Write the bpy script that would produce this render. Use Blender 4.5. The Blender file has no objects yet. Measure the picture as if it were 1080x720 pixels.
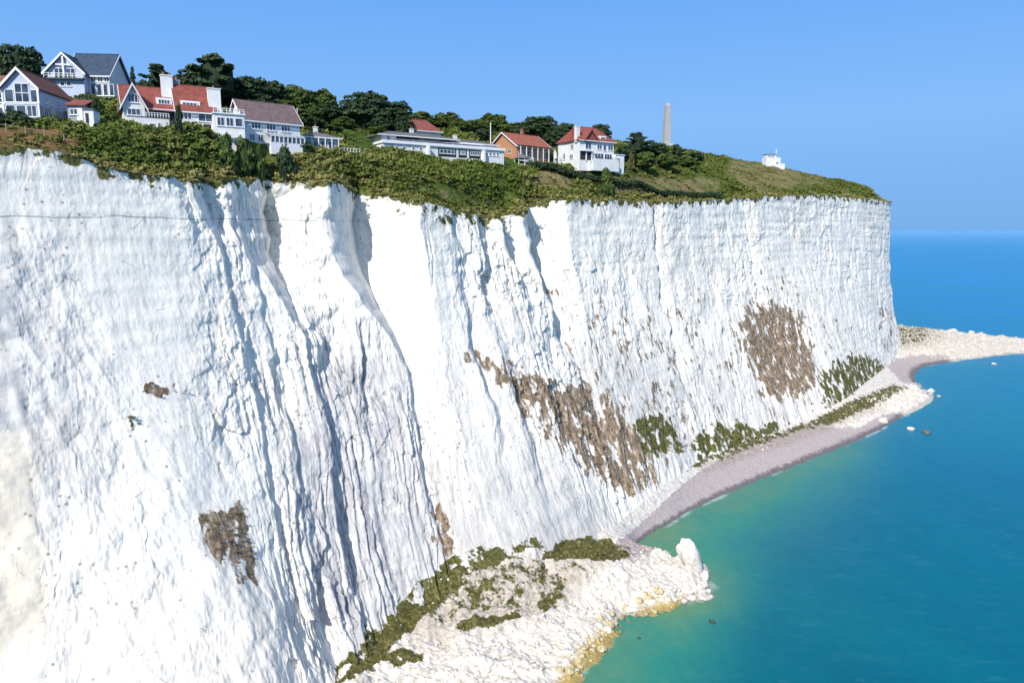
import bpy, math, random
import numpy as np
from mathutils import Vector, Matrix

SC = bpy.context.scene
COL = SC.collection
rng = np.random.default_rng(11)
random.seed(5)
R = math.radians

# ------------------------------------------------------------------ survey of the place
CAMZ = 65.0
FPX = 760.0
PITCH = math.atan(117.0 / FPX)
CP, SP = math.cos(PITCH), math.sin(PITCH)

def ray(px, py):
    xc = (px - 540.0) / FPX
    yc = (360.0 - py) / FPX
    return xc, CP + yc * SP, -SP + yc * CP

def at_d(px, py, D):
    x, y, z = ray(px, py)
    t = D / y
    return (x * t, D, CAMZ + z * t)

def at_z(px, py, z0):
    x, y, z = ray(px, py)
    t = (z0 - CAMZ) / z
    return (x * t, y * t, z0)

def bearing(X, Y, Z):
    """reference survey bearings of points of the terrain (used to place patches of growth on it)"""
    dz = Z - CAMZ
    f = Y * CP - dz * SP
    u = Y * SP + dz * CP
    f = np.maximum(f, 1e-3)
    return 540 + FPX * X / f, 360 - FPX * u / f

# ------------------------------------------------------------------ noise
_perm = np.random.default_rng(3).permutation(256).astype(np.int32)
_perm = np.concatenate([_perm, _perm])
_g = np.random.default_rng(4).normal(size=(256, 3)).astype(np.float32)
_g /= np.linalg.norm(_g, axis=1, keepdims=True)

def pn(x, y, z):
    x = np.asarray(x, np.float32); y = np.asarray(y, np.float32); z = np.asarray(z, np.float32)
    x, y, z = np.broadcast_arrays(x, y, z)
    xi = np.floor(x).astype(np.int32); yi = np.floor(y).astype(np.int32); zi = np.floor(z).astype(np.int32)
    xf = x - xi; yf = y - yi; zf = z - zi
    xi &= 255; yi &= 255; zi &= 255
    u = xf * xf * xf * (xf * (xf * 6 - 15) + 10)
    v = yf * yf * yf * (yf * (yf * 6 - 15) + 10)
    w = zf * zf * zf * (zf * (zf * 6 - 15) + 10)
    def gr(i, j, k):
        h = _perm[_perm[_perm[(xi + i) & 255] + ((yi + j) & 255)] + ((zi + k) & 255)]
        g = _g[h]
        return g[..., 0] * (xf - i) + g[..., 1] * (yf - j) + g[..., 2] * (zf - k)
    a = gr(0, 0, 0); b = gr(1, 0, 0); c = gr(0, 1, 0); d = gr(1, 1, 0)
    e = gr(0, 0, 1); f = gr(1, 0, 1); g = gr(0, 1, 1); h = gr(1, 1, 1)
    r0 = (a + u * (b - a)); r1 = (c + u * (d - c)); r2 = (e + u * (f - e)); r3 = (g + u * (h - g))
    q0 = r0 + v * (r1 - r0); q1 = r2 + v * (r3 - r2)
    return (q0 + w * (q1 - q0)) * 1.6

def fbm(x, y, z, o=4, l=2.03, g=0.5):
    s = 0; a = 1.0; f = 1.0
    for i in range(o):
        s = s + a * pn(x * f + 17.3 * i, y * f + 5.1 * i, z * f - 3.7 * i)
        a *= g; f *= l
    return s

def ridged(x, y, z, o=3):
    s = 0; a = 1.0; f = 1.0
    for i in range(o):
        s = s + a * (1 - np.abs(pn(x * f + 9.3 * i, y * f, z * f + 4.4 * i)) * 2.2)
        a *= 0.5; f *= 2.1
    return s

_hc = np.random.default_rng(77).random((4096, 5)).astype(np.float32)
def facets(x, y, seed=0, tilt=0.8):
    """broken-rock facets: every cell is a small tilted plane at its own height"""
    x = np.asarray(x, np.float32); y = np.asarray(y, np.float32)
    xi = np.floor(x).astype(np.int64); yi = np.floor(y).astype(np.int64)
    best = np.full(x.shape, 1e9, np.float32); val = np.zeros(x.shape, np.float32)
    for i in (-1, 0, 1):
        for j in (-1, 0, 1):
            cx, cy = xi + i, yi + j
            h = ((cx * 73856093) ^ (cy * 19349663) ^ (seed * 83492791)) & 4095
            r = _hc[h]
            dx = x - (cx + r[..., 0]); dy = y - (cy + r[..., 1])
            d = dx * dx + dy * dy; m = d < best
            best = np.where(m, d, best)
            val = np.where(m, r[..., 2] - .5 + tilt * ((r[..., 3] - .5) * dx + (r[..., 4] - .5) * dy), val)
    return val

def sstep(a, b, x):
    t = np.clip((x - a) / (b - a), 0, 1)
    return t * t * (3 - 2 * t)

def poly(px, py, pts, soft):
    """1 inside the outline, fading to 0 over soft outside/inside"""
    pts = np.array(pts, float); n = len(pts)
    shp = px.shape; x = px.ravel(); y = py.ravel()
    x0, y0 = pts.min(0) - soft * 2; x1, y1 = pts.max(0) + soft * 2
    out = np.zeros(x.shape, np.float32)
    m = (x > x0) & (x < x1) & (y > y0) & (y < y1)
    xs = x[m]; ys = y[m]
    ins = np.zeros(xs.shape, bool); d = np.full(xs.shape, 1e9)
    for i in range(n):
        ax, ay = pts[i]; bx, by = pts[(i + 1) % n]
        c = ((ay > ys) != (by > ys))
        with np.errstate(divide='ignore', invalid='ignore'):
            xx = (bx - ax) * (ys - ay) / (by - ay if by != ay else 1e-9) + ax
        ins ^= c & (xs < xx)
        L = (bx - ax) ** 2 + (by - ay) ** 2
        t = np.clip(((xs - ax) * (bx - ax) + (ys - ay) * (by - ay)) / L, 0, 1)
        d = np.minimum(d, np.hypot(xs - ax - t * (bx - ax), ys - ay - t * (by - ay)))
    sd = np.where(ins, d, -d)
    out[m] = sstep(-soft, soft, sd)
    return out.reshape(shp)

# ------------------------------------------------------------------ object helpers
def tag(o, label=None, cat=None, group=None, kind=None):
    if label: o["label"] = label
    if cat: o["category"] = cat
    if group: o["group"] = group
    if kind: o["kind"] = kind
    return o

def mesh_np(name, V, F, mat=None, attrs=None, smooth=True, parent=None, cols=None):
    """V (n,3), F (m,k) all faces of k corners"""
    me = bpy.data.meshes.new(name)
    V = np.ascontiguousarray(V, np.float32); F = np.ascontiguousarray(F, np.int32)
    k = F.shape[1]
    me.vertices.add(len(V)); me.vertices.foreach_set('co', V.ravel())
    me.loops.add(F.size); me.loops.foreach_set('vertex_index', F.ravel())
    me.polygons.add(len(F))
    me.polygons.foreach_set('loop_start', np.arange(0, F.size, k, dtype=np.int32))
    me.polygons.foreach_set('loop_total', np.full(len(F), k, np.int32))
    me.polygons.foreach_set('use_smooth', np.full(len(F), smooth, bool))
    for n, a in (attrs or {}).items():
        at = me.attributes.new(n, 'FLOAT', 'POINT')
        at.data.foreach_set('value', np.ascontiguousarray(a, np.float32).ravel())
    me.update(calc_edges=True); me.validate()
    o = bpy.data.objects.new(name, me)
    COL.objects.link(o)
    if mat: me.materials.append(mat)
    if parent: o.parent = parent
    return o

def grid_faces(nr, nc):
    i = np.arange(nr - 1)[:, None] * nc + np.arange(nc - 1)[None, :]
    return np.stack([i, i + nc, i + nc + 1, i + 1], -1).reshape(-1, 4)

def empty(name, loc=(0, 0, 0), rz=0.0):
    o = bpy.data.objects.new(name, None)
    o.empty_display_size = 0.5
    COL.objects.link(o); o.location = loc; o.rotation_euler = (0, 0, rz)
    return o

# ------------------------------------------------------------------ materials
class NB:
    def __init__(s, name):
        m = bpy.data.materials.new(name); m.use_nodes = True
        s.m = m; s.nt = m.node_tree; s.nt.nodes.clear()
        s.out = s.n('ShaderNodeOutputMaterial')
        s.b = s.n('ShaderNodeBsdfPrincipled')
        s.l(s.b.outputs[0], s.out.inputs['Surface'])
        s.geo = s.n('ShaderNodeNewGeometry')
        s.tc = s.n('ShaderNodeTexCoord')
    def n(s, t, **kw):
        nd = s.nt.nodes.new(t)
        for k, v in kw.items(): setattr(nd, k, v)
        return nd
    def l(s, a, b): s.nt.links.new(a, b)
    def val(s, sock, v):
        if isinstance(v, bpy.types.NodeSocket): s.l(v, sock)
        else: sock.default_value = v
    def attr(s, name):
        a = s.n('ShaderNodeAttribute'); a.attribute_name = name
        return a.outputs['Fac']
    def math(s, op, a, b=0.0, c=None, clamp=False):
        m = s.n('ShaderNodeMath', operation=op, use_clamp=clamp)
        s.val(m.inputs[0], a); s.val(m.inputs[1], b)
        if c is not None: s.val(m.inputs[2], c)
        return m.outputs[0]
    def mapping(s, vec, scale=(1, 1, 1), rot=(0, 0, 0)):
        m = s.n('ShaderNodeMapping'); s.l(vec, m.inputs[0])
        m.inputs['Scale'].default_value = scale; m.inputs['Rotation'].default_value = rot
        return m.outputs[0]
    def noise(s, vec, scale, det=4, rough=0.55, dist=0.0, col=False):
        t = s.n('ShaderNodeTexNoise'); s.l(vec, t.inputs['Vector'])
        t.inputs['Scale'].default_value = scale; t.inputs['Detail'].default_value = det
        t.inputs['Roughness'].default_value = rough; t.inputs['Distortion'].default_value = dist
        return t.outputs['Color' if col else 'Fac']
    def voro(s, vec, scale, feat='F1', out='Distance', rnd=1.0):
        t = s.n('ShaderNodeTexVoronoi', feature=feat); s.l(vec, t.inputs['Vector'])
        t.inputs['Scale'].default_value = scale; t.inputs['Randomness'].default_value = rnd
        return t.outputs[out]
    def ramp(s, fac, stops, interp='LINEAR'):
        r = s.n('ShaderNodeValToRGB'); s.l(fac, r.inputs[0]); r.color_ramp.interpolation = interp
        el = r.color_ramp.elements
        while len(el) > 1: el.remove(el[-1])
        for i, (p, c) in enumerate(stops):
            e = el[0] if i == 0 else el.new(p)
            e.position = p
            e.color = (c, c, c, 1) if isinstance(c, (int, float)) else (*c, 1)
        return r.outputs[0]
    def mix(s, fac, a, b, mode='MIX'):
        m = s.n('ShaderNodeMix', data_type='RGBA', blend_type=mode)
        s.val(m.inputs[0], fac)
        for sock, v in ((m.inputs[6], a), (m.inputs[7], b)):
            if isinstance(v, tuple): sock.default_value = (*v, 1) if len(v) == 3 else v
            else: s.l(v, sock)
        return m.outputs[2]
    def mapr(s, v, a, b, c=0.0, d=1.0, smooth=True):
        m = s.n('ShaderNodeMapRange', interpolation_type='SMOOTHSTEP' if smooth else 'LINEAR')
        s.val(m.inputs[0], v)
        for i, q in enumerate((a, b, c, d)): m.inputs[i + 1].default_value = q
        return m.outputs[0]
    def bump(s, h, strength=0.5, dist=0.1, prev=None):
        b = s.n('ShaderNodeBump'); s.l(h, b.inputs['Height'])
        b.inputs['Strength'].default_value = strength; b.inputs['Distance'].default_value = dist
        if prev: s.l(prev, b.inputs['Normal'])
        return b.outputs[0]
    def fin(s, color=None, rough=0.9, normal=None, spec=0.3):
        if color is not None: s.val(s.b.inputs['Base Color'], color if not isinstance(color, tuple) else (*color, 1))
        s.val(s.b.inputs['Roughness'], rough)
        s.b.inputs['Specular IOR Level'].default_value = spec
        if normal: s.l(normal, s.b.inputs['Normal'])
        return s.m

def mat_simple(name, c, rough=0.8, var=0.12, scale=1.5, spec=0.3, bump=0.0, metal=0.0):
    N = NB(name)
    n = N.noise(N.tc.outputs['Object'], scale, 5, 0.6)
    dark = tuple(q * (1 - var * 2) for q in c); lite = tuple(min(1, q * (1 + var)) for q in c)
    colr = N.ramp(n, [(0.3, dark), (0.7, lite)])
    nm = N.bump(n, bump, 0.05) if bump else None
    N.b.inputs['Metallic'].default_value = metal
    return N.fin(colr, rough, nm, spec)

def make_chalk():
    N = NB('chalk')
    P = N.geo.outputs['Position']
    st = N.mapping(P, (0.9, 0.9, 0.10))
    big = N.noise(P, 0.045, 3, 0.5)
    streak = N.noise(st, 0.9, 6, 0.62, 0.4)
    fine = N.noise(P, 3.0, 6, 0.65)
    cmb = N.n('ShaderNodeCombineXYZ'); N.l(N.attr('fall'), cmb.inputs[0]); N.l(N.attr('drop'), cmb.inputs[1])
    FL = cmb.outputs[0]
    streak = N.noise(N.mapping(FL, (1.0, 0.13, 1)), 0.9, 6, 0.66, 0.5)
    base = N.ramp(streak, [(0.30, (0.60, 0.57, 0.505)), (0.45, (0.81, 0.765, 0.675)), (0.60, (0.90, 0.85, 0.745))])
    base = N.mix(N.mapr(big, 0.45, 0.72, 0, 0.5), base, (0.74, 0.68, 0.58))
    # greyer weathered apron / tea coloured stain
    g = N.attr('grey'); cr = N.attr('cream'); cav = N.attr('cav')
    gn = N.math('MULTIPLY', g, N.mapr(N.noise(P, 0.35, 5, 0.6), 0.2, 0.5), clamp=True)
    base = N.mix(N.math('MULTIPLY', gn, 0.85), base, N.mix(N.mapr(streak, .4, .6), (0.30, 0.30, 0.32), (0.53, 0.525, 0.53)))
    base = N.mix(N.math('MULTIPLY', cr, 0.85, clamp=True), base, (0.70, 0.62, 0.48))
    # dark joints that run down the fall line, and short broken cracks
    hi = N.attr('joint')
    def lines(sc, asp, w, dist):
        return N.mapr(N.math('ABSOLUTE', N.math('SUBTRACT', N.noise(N.mapping(FL, (1, asp, 1)), sc, 3, 0.55, dist), 0.5)), 0.0, w, 1, 0)
    l1 = lines(0.42, 0.10, 0.011, 0.6); l2 = lines(1.1, 0.09, 0.022, 0.4)
    msk = N.mapr(N.noise(N.mapping(FL, (1, 0.5, 1)), 0.20, 4, 0.65), 0.42, 0.60)
    ln = N.math('MULTIPLY', N.math('MAXIMUM', l1, N.math('MULTIPLY', l2, 0.75)), N.math('MULTIPLY', hi, msk, clamp=True), clamp=True)
    base = N.mix(N.math('MULTIPLY', ln, 0.85), base, (0.13, 0.135, 0.155))
    l3 = lines(0.9, 0.5, 0.016, 1.6)
    m3 = N.mapr(N.noise(P, 0.55, 5, 0.7), 0.53, 0.66)
    base = N.mix(N.math('MULTIPLY', N.math('MULTIPLY', l3, m3), 0.7), base, (0.20, 0.20, 0.20))
    # cavities and grooves of the relief coloured dark grey
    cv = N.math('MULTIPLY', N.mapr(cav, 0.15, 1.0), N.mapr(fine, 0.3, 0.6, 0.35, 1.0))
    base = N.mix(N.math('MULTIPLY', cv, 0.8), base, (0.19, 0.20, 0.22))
    # thin joints and flint specks
    cr1 = N.voro(N.mapping(P, (0.55, 0.55, 0.16), (0.1, 0.25, 0.3)), 0.8, 'DISTANCE_TO_EDGE')
    crk = N.math('MULTIPLY', N.mapr(cr1, 0.0, 0.028, 1, 0), N.mapr(N.noise(P, 0.22, 4, 0.6), 0.52, 0.68))
    base = N.mix(N.math('MULTIPLY', crk, 0.65), base, (0.16, 0.16, 0.17))
    vs = N.voro(P, 0.75, 'F1')
    spk = N.math('MULTIPLY', N.mapr(vs, 0.10, 0.22, 1, 0), N.mapr(N.noise(P, 0.09, 3, 0.6), 0.44, 0.60))
    base = N.mix(N.math('MULTIPLY', spk, 0.7), base, (0.14, 0.13, 0.11))
    # flint band
    sep = N.n('ShaderNodeSeparateXYZ'); N.l(P, sep.inputs[0])
    zz = N.math('ADD', sep.outputs[2], N.math('MULTIPLY', N.noise(P, 0.12, 3), 1.3))
    line = N.mapr(N.math('ABSOLUTE', N.math('SUBTRACT', zz, 67.55)), 0.03, 0.16, 1, 0)
    line = N.math('MULTIPLY', line, N.mapr(N.noise(P, 0.25, 3), 0.34, 0.5))
    line = N.math('MULTIPLY', line, N.mapr(sep.outputs[0], -46, -24, 1, 0))
    base = N.mix(N.math('MULTIPLY', line, 0.7), base, (0.18, 0.19, 0.22))
    # brown scree and green growth
    sc = N.attr('scree'); vg = N.attr('veg')
    stn = N.noise(N.mapping(P, (1.0, 1.0, 0.35), (0, 0.15, 0)), 0.55, 7, 0.66, 0.3)
    m1 = N.mapr(N.math('ADD', sc, N.math('MULTIPLY', N.math('SUBTRACT', stn, 0.5), 2.2)), 0.50, 0.62)
    scol = N.ramp(N.noise(N.mapping(FL, (1, .3, 1)), 1.5, 6, 0.72), [(0.32, (0.10, 0.068, 0.040)), (0.5, (0.26, 0.19, 0.125)), (0.60, (0.43, 0.355, 0.27)), (0.7, (0.66, 0.62, 0.56))])
    base = N.mix(m1, base, scol)
    m2 = N.mapr(N.math('ADD', vg, N.math('MULTIPLY', N.math('SUBTRACT', N.noise(P, 0.5, 7, 0.68), 0.5), 2.8)), 0.50, 0.66)
    vcol = N.ramp(N.noise(P, 1.7, 5, 0.7), [(0.32, (0.035, 0.038, 0.008)), (0.5, (0.10, 0.10, 0.028)), (0.68, (0.24, 0.215, 0.10))])
    base = N.mix(m2, base, vcol)
    h = N.math('ADD', N.noise(N.mapping(P, (1, 1, 0.5)), 1.6, 8, 0.7), N.math('MULTIPLY', N.voro(N.mapping(P, (1, 1, 0.6)), 1.3, 'F1'), 0.5))
    nm = N.bump(h, 0.35, 0.3)
    return N.fin(base, 0.95, nm, 0.1)

def make_shore():
    N = NB('shore_ground')
    P = N.geo.outputs['Position']
    n1 = N.noise(P, 0.9, 7, 0.68)
    n2 = N.noise(P, 0.12, 4, 0.6)
    chalk = N.ramp(n1, [(0.28, (0.30, 0.26, 0.21)), (0.42, (0.62, 0.56, 0.47)), (0.6, (0.84, 0.785, 0.70))])
    sh = N.ramp(N.noise(P, 2.6, 6, 0.75), [(0.3, (0.30, 0.245, 0.235)), (0.5, (0.45, 0.38, 0.36)), (0.7, (0.62, 0.55, 0.52))])
    sh = N.mix(N.mapr(n2, 0.4, 0.65, 0, 0.4), sh, (0.48, 0.40, 0.37))
    bch = N.attr('beach')
    base = N.mix(N.mapr(N.math('ADD', bch, N.math('MULTIPLY', N.math('SUBTRACT', N.noise(P, .35, 7, .7), 0.5), 1.9)), 0.42, 0.60), chalk, sh)
    dn = N.attr('dun')
    base = N.mix(N.math('MULTIPLY', dn, N.mapr(n1, 0.35, 0.62), clamp=True), base, (0.26, 0.20, 0.13))
    vg = N.attr('veg')
    m2 = N.mapr(N.math('ADD', vg, N.math('MULTIPLY', N.math('SUBTRACT', N.noise(P, 0.42, 7, 0.70), 0.5), 2.8)), 0.48, 0.64)
    vcol = N.ramp(N.noise(P, 1.5, 5, 0.7), [(0.32, (0.035, 0.038, 0.008)), (0.5, (0.10, 0.095, 0.026)), (0.68, (0.25, 0.22, 0.10))])
    base = N.mix(m2, base, vcol)
    # algae and wet at the water's edge
    sep = N.n('ShaderNodeSeparateXYZ'); N.l(P, sep.inputs[0])
    zz = N.math('ADD', sep.outputs[2], N.math('MULTIPLY', N.math('SUBTRACT', n1, 0.5), 1.5))
    al = N.math('MULTIPLY', N.mapr(zz, 0.5, 1.6, 1, 0), N.attr('algae'), clamp=True)
    base = N.mix(al, base, (0.52, 0.38, 0.12))
    wet = N.mapr(zz, 0.25, 0.75, 1, 0)
    base = N.mix(N.math('MULTIPLY', wet, N.math('MULTIPLY_ADD', bch, 0.45, 0.3)), base, (0.07, 0.065, 0.075))
    h = N.math('ADD', N.noise(P, 2.2, 8, 0.75), N.math('MULTIPLY', N.voro(P, 1.4, 'F1'), 0.6))
    nm = N.bump(h, 0.6, 0.35)
    return N.fin(base, 0.92, nm, 0.2)

def make_turf():
    N = NB('turf')
    P = N.geo.outputs['Position']
    n = N.noise(P, 0.10, 5, 0.62); f = N.noise(P, 1.3, 7, 0.7)
    g = N.ramp(f, [(0.3, (0.035, 0.060, 0.010)), (0.5, (0.085, 0.115, 0.022)), (0.7, (0.16, 0.18, 0.05))])
    dry = N.ramp(f, [(0.3, (0.09, 0.075, 0.03)), (0.5, (0.20, 0.165, 0.075)), (0.7, (0.33, 0.27, 0.14))])
    br = N.ramp(f, [(0.3, (0.09, 0.055, 0.025)), (0.5, (0.19, 0.115, 0.05)), (0.7, (0.28, 0.18, 0.085))])
    n9 = N.noise(P, 0.22, 6, 0.7)
    d = N.mapr(N.math('ADD', N.attr('dry'), N.math('MULTIPLY', N.math('SUBTRACT', n9, 0.5), 2.6)), 0.45, 0.85)
    c = N.mix(d, g, dry)
    c = N.mix(N.mapr(N.math('ADD', N.math('MULTIPLY', N.attr('bracken'), 0.6), n), 0.74, 0.92), c, br)
    c = N.mix(N.mapr(N.math('ADD', N.attr('lawn'), N.math('MULTIPLY', n, 0.2)), 0.5, 0.7), c, N.ramp(f, [(0.3, (0.035, 0.07, 0.012)), (0.7, (0.075, 0.13, 0.025))]))
    return N.fin(c, 0.95, N.bump(f, 0.9, 0.4), 0.1)

def make_leaf(name, dark, mid, lite):
    N = NB(name)
    oi = N.n('ShaderNodeObjectInfo')
    v = N.attr('tone')
    f = N.noise(N.geo.outputs['Position'], 0.35, 3, 0.6)
    t = N.math('ADD', N.math('MULTIPLY', v, 0.65), N.math('MULTIPLY', f, 0.35))
    t = N.math('ADD', t, N.math('MULTIPLY', N.math('SUBTRACT', oi.outputs['Random'], 0.5), 0.14))
    c = N.ramp(t, [(0.12, dark), (0.5, mid), (0.9, lite)])
    N.b.inputs['Subsurface Weight'].default_value = 0.0
    return N.fin(c, 0.75, None, 0.15)

def make_sea():
    N = NB('sea_water')
    P = N.geo.outputs['Position']
    d = N.attr('shore')         # metres from the waterline
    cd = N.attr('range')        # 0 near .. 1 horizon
    deep = N.ramp(cd, [(0.0, (0.0, 0.10, 0.155)), (0.12, (0.0, 0.13, 0.215)), (0.25, (0.0, 0.175, 0.36)), (0.36, (0.0, 0.20, 0.46)), (0.5, (0.004, 0.215, 0.49)), (0.62, (0.02, 0.24, 0.52)), (0.74, (0.085, 0.31, 0.60)), (0.86, (0.12, 0.36, 0.68)), (1.0, (0.17, 0.41, 0.76))])  # far stops paint the horizon haze into the water colour
    pat = N.noise(N.mapping(P, (1, 0.45, 1), (0, 0, 0.5)), 0.013, 5, 0.6, 0.6)
    deep = N.mix(N.mapr(pat, 0.35, 0.65, 0.0, 0.55), deep, N.mix(0.6, deep, (0.0, 0.20, 0.24)))
    dn = N.math('ADD', d, N.math('MULTIPLY', N.math('SUBTRACT', N.noise(P, 0.05, 4, 0.6), 0.5), 30))
    m = N.mapr(dn, 0, 50, 1, 0)
    m = N.math('MULTIPLY', m, N.attr('green'))
    c = N.mix(m, deep, (0.028, 0.235, 0.175))
    m3 = N.math('MULTIPLY', N.mapr(dn, -8, 12, 1, 0), N.attr('green'))
    c = N.mix(N.math('MULTIPLY', m3, 0.70), c, (0.17, 0.25, 0.105))
    # foam right at the edge
    fn = N.noise(P, 0.9, 6, 0.7); fl = N.noise(P, 0.055, 3, 0.6)
    dd = N.math('ADD', d, N.math('MULTIPLY', fn, -2.2))
    foam = N.math('MULTIPLY', N.mapr(dd, -0.6, 0.2, 1, 0), N.mapr(fl, 0.5, 0.6))
    c = N.mix(N.math('MULTIPLY', foam, 0.5), c, (0.62, 0.66, 0.66))
    wv = N.n('ShaderNodeVectorMath', operation='MULTIPLY'); N.l(P, wv.inputs[0]); wv.inputs[1].default_value = (1, 1, 1)
    h1 = N.noise(N.mapping(P, (1.0, 0.5, 1), (0, 0, 0.6)), 0.45, 6, 0.62, 0.3)
    h2 = N.noise(N.mapping(P, (1.0, 0.35, 1), (0, 0, 0.25)), 0.09, 4, 0.55, 0.2)
    h3 = N.noise(N.mapping(P, (0.35, 1.0, 1), (0, 0, 0.5)), 0.5, 5, 0.68, 0.5)
    c = N.mix(N.math('MULTIPLY', N.mapr(h3, 0.52, 0.72), 0.16), c, N.mix(0.5, c, (0.14, 0.42, 0.50)))
    c = N.mix(N.math('MULTIPLY', N.mapr(h1, 0.5, 0.3), 0.25), c, N.mix(0.5, c, (0.0, 0.05, 0.08)))
    nm = N.bump(h1, 0.35, 0.5); nm = N.bump(h2, 0.25, 1.6, nm)
    N.b.inputs['IOR'].default_value = 1.33
    return N.fin(c, 0.30, nm, 0.16)
# ------------------------------------------------------------------ coast profile
IN = np.array([-0.68, 0.73])        # inland direction
# top edge (bearing x, bearing y, distance), foot (bearing x,y, height), waterline (bearing x,y), steepness power
S = []
def col(T, Fo, W, p): S.append((T, Fo, W, p))
col((-330, 10, 77), (-300, -10, 2), (-285, -25, 0), 1.5)
col((-200, 35, 77), (-170, 10, 2), (-150, -8, 0), 1.5)
col((-118, 72, 77), (-88, 42, 2), (-62, 30, 0), 1.5)
col(at_d(0, 155, 103), at_z(60, 850, 1.5), at_z(190, 960, 0), 1.5)
col(at_d(62, 161, 108), at_z(150, 825, 1.5), at_z(330, 900, 0), 1.5)
col(at_d(130, 181, 114), at_z(245, 795, 1.5), at_z(470, 830, 0), 1.5)
col(at_d(210, 191, 123), at_z(325, 745, 1.5), at_z(560, 762, 0), 1.5)
col(at_d(270, 188, 132), at_z(372, 706, 2.0), at_z(600, 720, 0), 1.6)
col(at_d(350, 191, 141), at_z(430, 640, 5.0), at_z(650, 671, 0), 1.6)
col(at_d(420, 205, 152), at_z(492, 600, 8.0), at_z(712, 642, 0), 1.5)
col(at_d(480, 222, 165), at_z(560, 580, 8.0), at_z(752, 622, 0), 1.35)
col(at_d(535, 230, 178), at_z(628, 563, 5.0), at_z(735, 600, 0), 1.4)
col(at_d(575, 214, 192), at_z(655, 548, 4.0), at_z(676, 580, 0), 1.6)
col(at_d(640, 213, 212), at_z(700, 512, 5.0), at_z(712, 548, 0), 1.7)
col(at_d(700, 213, 232), at_z(752, 480, 5.0), at_z(786, 512, 0), 1.7)
col(at_d(745, 212, 252), at_z(800, 462, 5.0), at_z(845, 488, 0), 1.8)
col(at_d(790, 209, 275), at_z(845, 443, 5.0), at_z(905, 464, 0), 1.8)
col(at_d(840, 206, 306), at_z(885, 424, 6.0), at_z(945, 443, 0), 1.9)
col(at_d(890, 208, 342), at_z(918, 399, 5.0), at_z(984, 417, 0), 2.0)
col(at_d(924, 211, 368), at_z(936, 385, 3.0), at_z(966, 402, 0), 2.2)
col(at_d(939, 214, 388), at_z(948, 374, 3.0), at_z(975, 387, 0), 2.4)
col(at_d(938, 214, 402), at_z(951, 368, 4.0), at_z(1022, 379, 0), 2.4)
col(at_d(930, 215, 425), at_z(951, 361, 5.0), at_z(1125, 368, 0), 2.2)
col((200, 470, 83), (226, 455, 5), at_z(1150, 365.5, 0), 2.2)
col((198, 520, 85), (224, 505, 5), at_z(1010, 354, 0), 2.0)
col((205, 640, 88), (225, 625, 3), (262, 600, 0), 2.0)
col((230, 820, 88), (250, 800, 3), (270, 780, 0), 2.0)
K = len(S)
CT = np.array([c[0] for c in S], float); CF = np.array([c[1] for c in S], float)
CW = np.array([c[2] for c in S], float); CPW = np.array([c[3] for c in S], float)

# sample counts per interval: about one sample every 0.8 px of bearing
us = []
for i in range(K - 1):
    pa = bearing(*CT[i]); pb = bearing(*CT[i + 1]); fa = bearing(*CF[i]); fb = bearing(*CF[i + 1])
    if 2 <= i <= 21 and i > 2: n = int(max(30, max(abs(pb[0] - pa[0]), abs(fb[0] - fa[0])) / 0.72))
    elif i == 2: n = 120
    else: n = 24
    us.append(i + np.arange(n) / n)
U = np.concatenate(us + [np.array([K - 1.0])])
def catmull(C, u):
    h = np.maximum(np.linalg.norm(np.diff(C[:, :2], axis=0), axis=1), 1e-3)
    sl = np.diff(C, axis=0) / h[:, None]
    m = np.empty_like(C); m[0] = sl[0]; m[-1] = sl[-1]
    m[1:-1] = (sl[:-1] * h[1:, None] + sl[1:] * h[:-1, None]) / (h[1:] + h[:-1])[:, None]
    i = np.clip(np.floor(u).astype(int), 0, len(C) - 2); t = (u - i)[:, None]; H = h[i][:, None]
    t2 = t * t; t3 = t2 * t
    return (2 * t3 - 3 * t2 + 1) * C[i] + (t3 - 2 * t2 + t) * m[i] * H + (-2 * t3 + 3 * t2) * C[i + 1] + (t3 - t2) * m[i + 1] * H
T = catmull(CT, U); Fo = catmull(CF, U); W = catmull(CW, U); PW = np.interp(U, np.arange(K), CPW)
NCOL = len(U)
mid = (T + Fo)[:, :2] / 2
sarc = np.concatenate([[0], np.cumsum(np.hypot(*np.diff(mid, axis=0).T))])
tb = bearing(T[:, 0], T[:, 1], T[:, 2])[0]
valid = (U > 2.5) & (U < 20)
def s_at(px):
    """arc position where the top edge crosses a bearing"""
    k = np.where(valid)[0]
    return float(np.interp(px, tb[k], sarc[k]))

# outward (seaward) horizontal direction per column
d2 = np.gradient(mid, axis=0)
outn = np.stack([d2[:, 1], -d2[:, 0]], 1); outn /= np.linalg.norm(outn, axis=1, keepdims=True)
ker = np.hanning(81); ker /= ker.sum()
outn = np.stack([np.convolve(np.pad(outn[:, k], 40, 'edge'), ker, 'valid') for k in range(2)], 1)
outn = outn * 0.5 - IN[None] * 0.5; outn /= np.linalg.norm(outn, axis=1, keepdims=True)

NR = 470
v = np.linspace(0, 1.04, NR)[:, None]
pw = PW[None]
vv = np.clip(v, 0, 1.2)
hf = 0.18 * vv + 0.82 * vv ** pw
X = T[None, :, 0] + (Fo - T)[None, :, 0] * hf
Y = T[None, :, 1] + (Fo - T)[None, :, 1] * hf
Z = T[None, :, 2] + (Fo - T)[None, :, 2] * vv
bx, by = bearing(X, Y, Z)
s = sarc[None] + 0 * v; z = Z
# warped streak coordinate
sw = s + 2.2 * pn(s * 0.03, z * 0.03, 0.5) + 1.0 * pn(s * 0.15, z * 0.06, 7.5)

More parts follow.
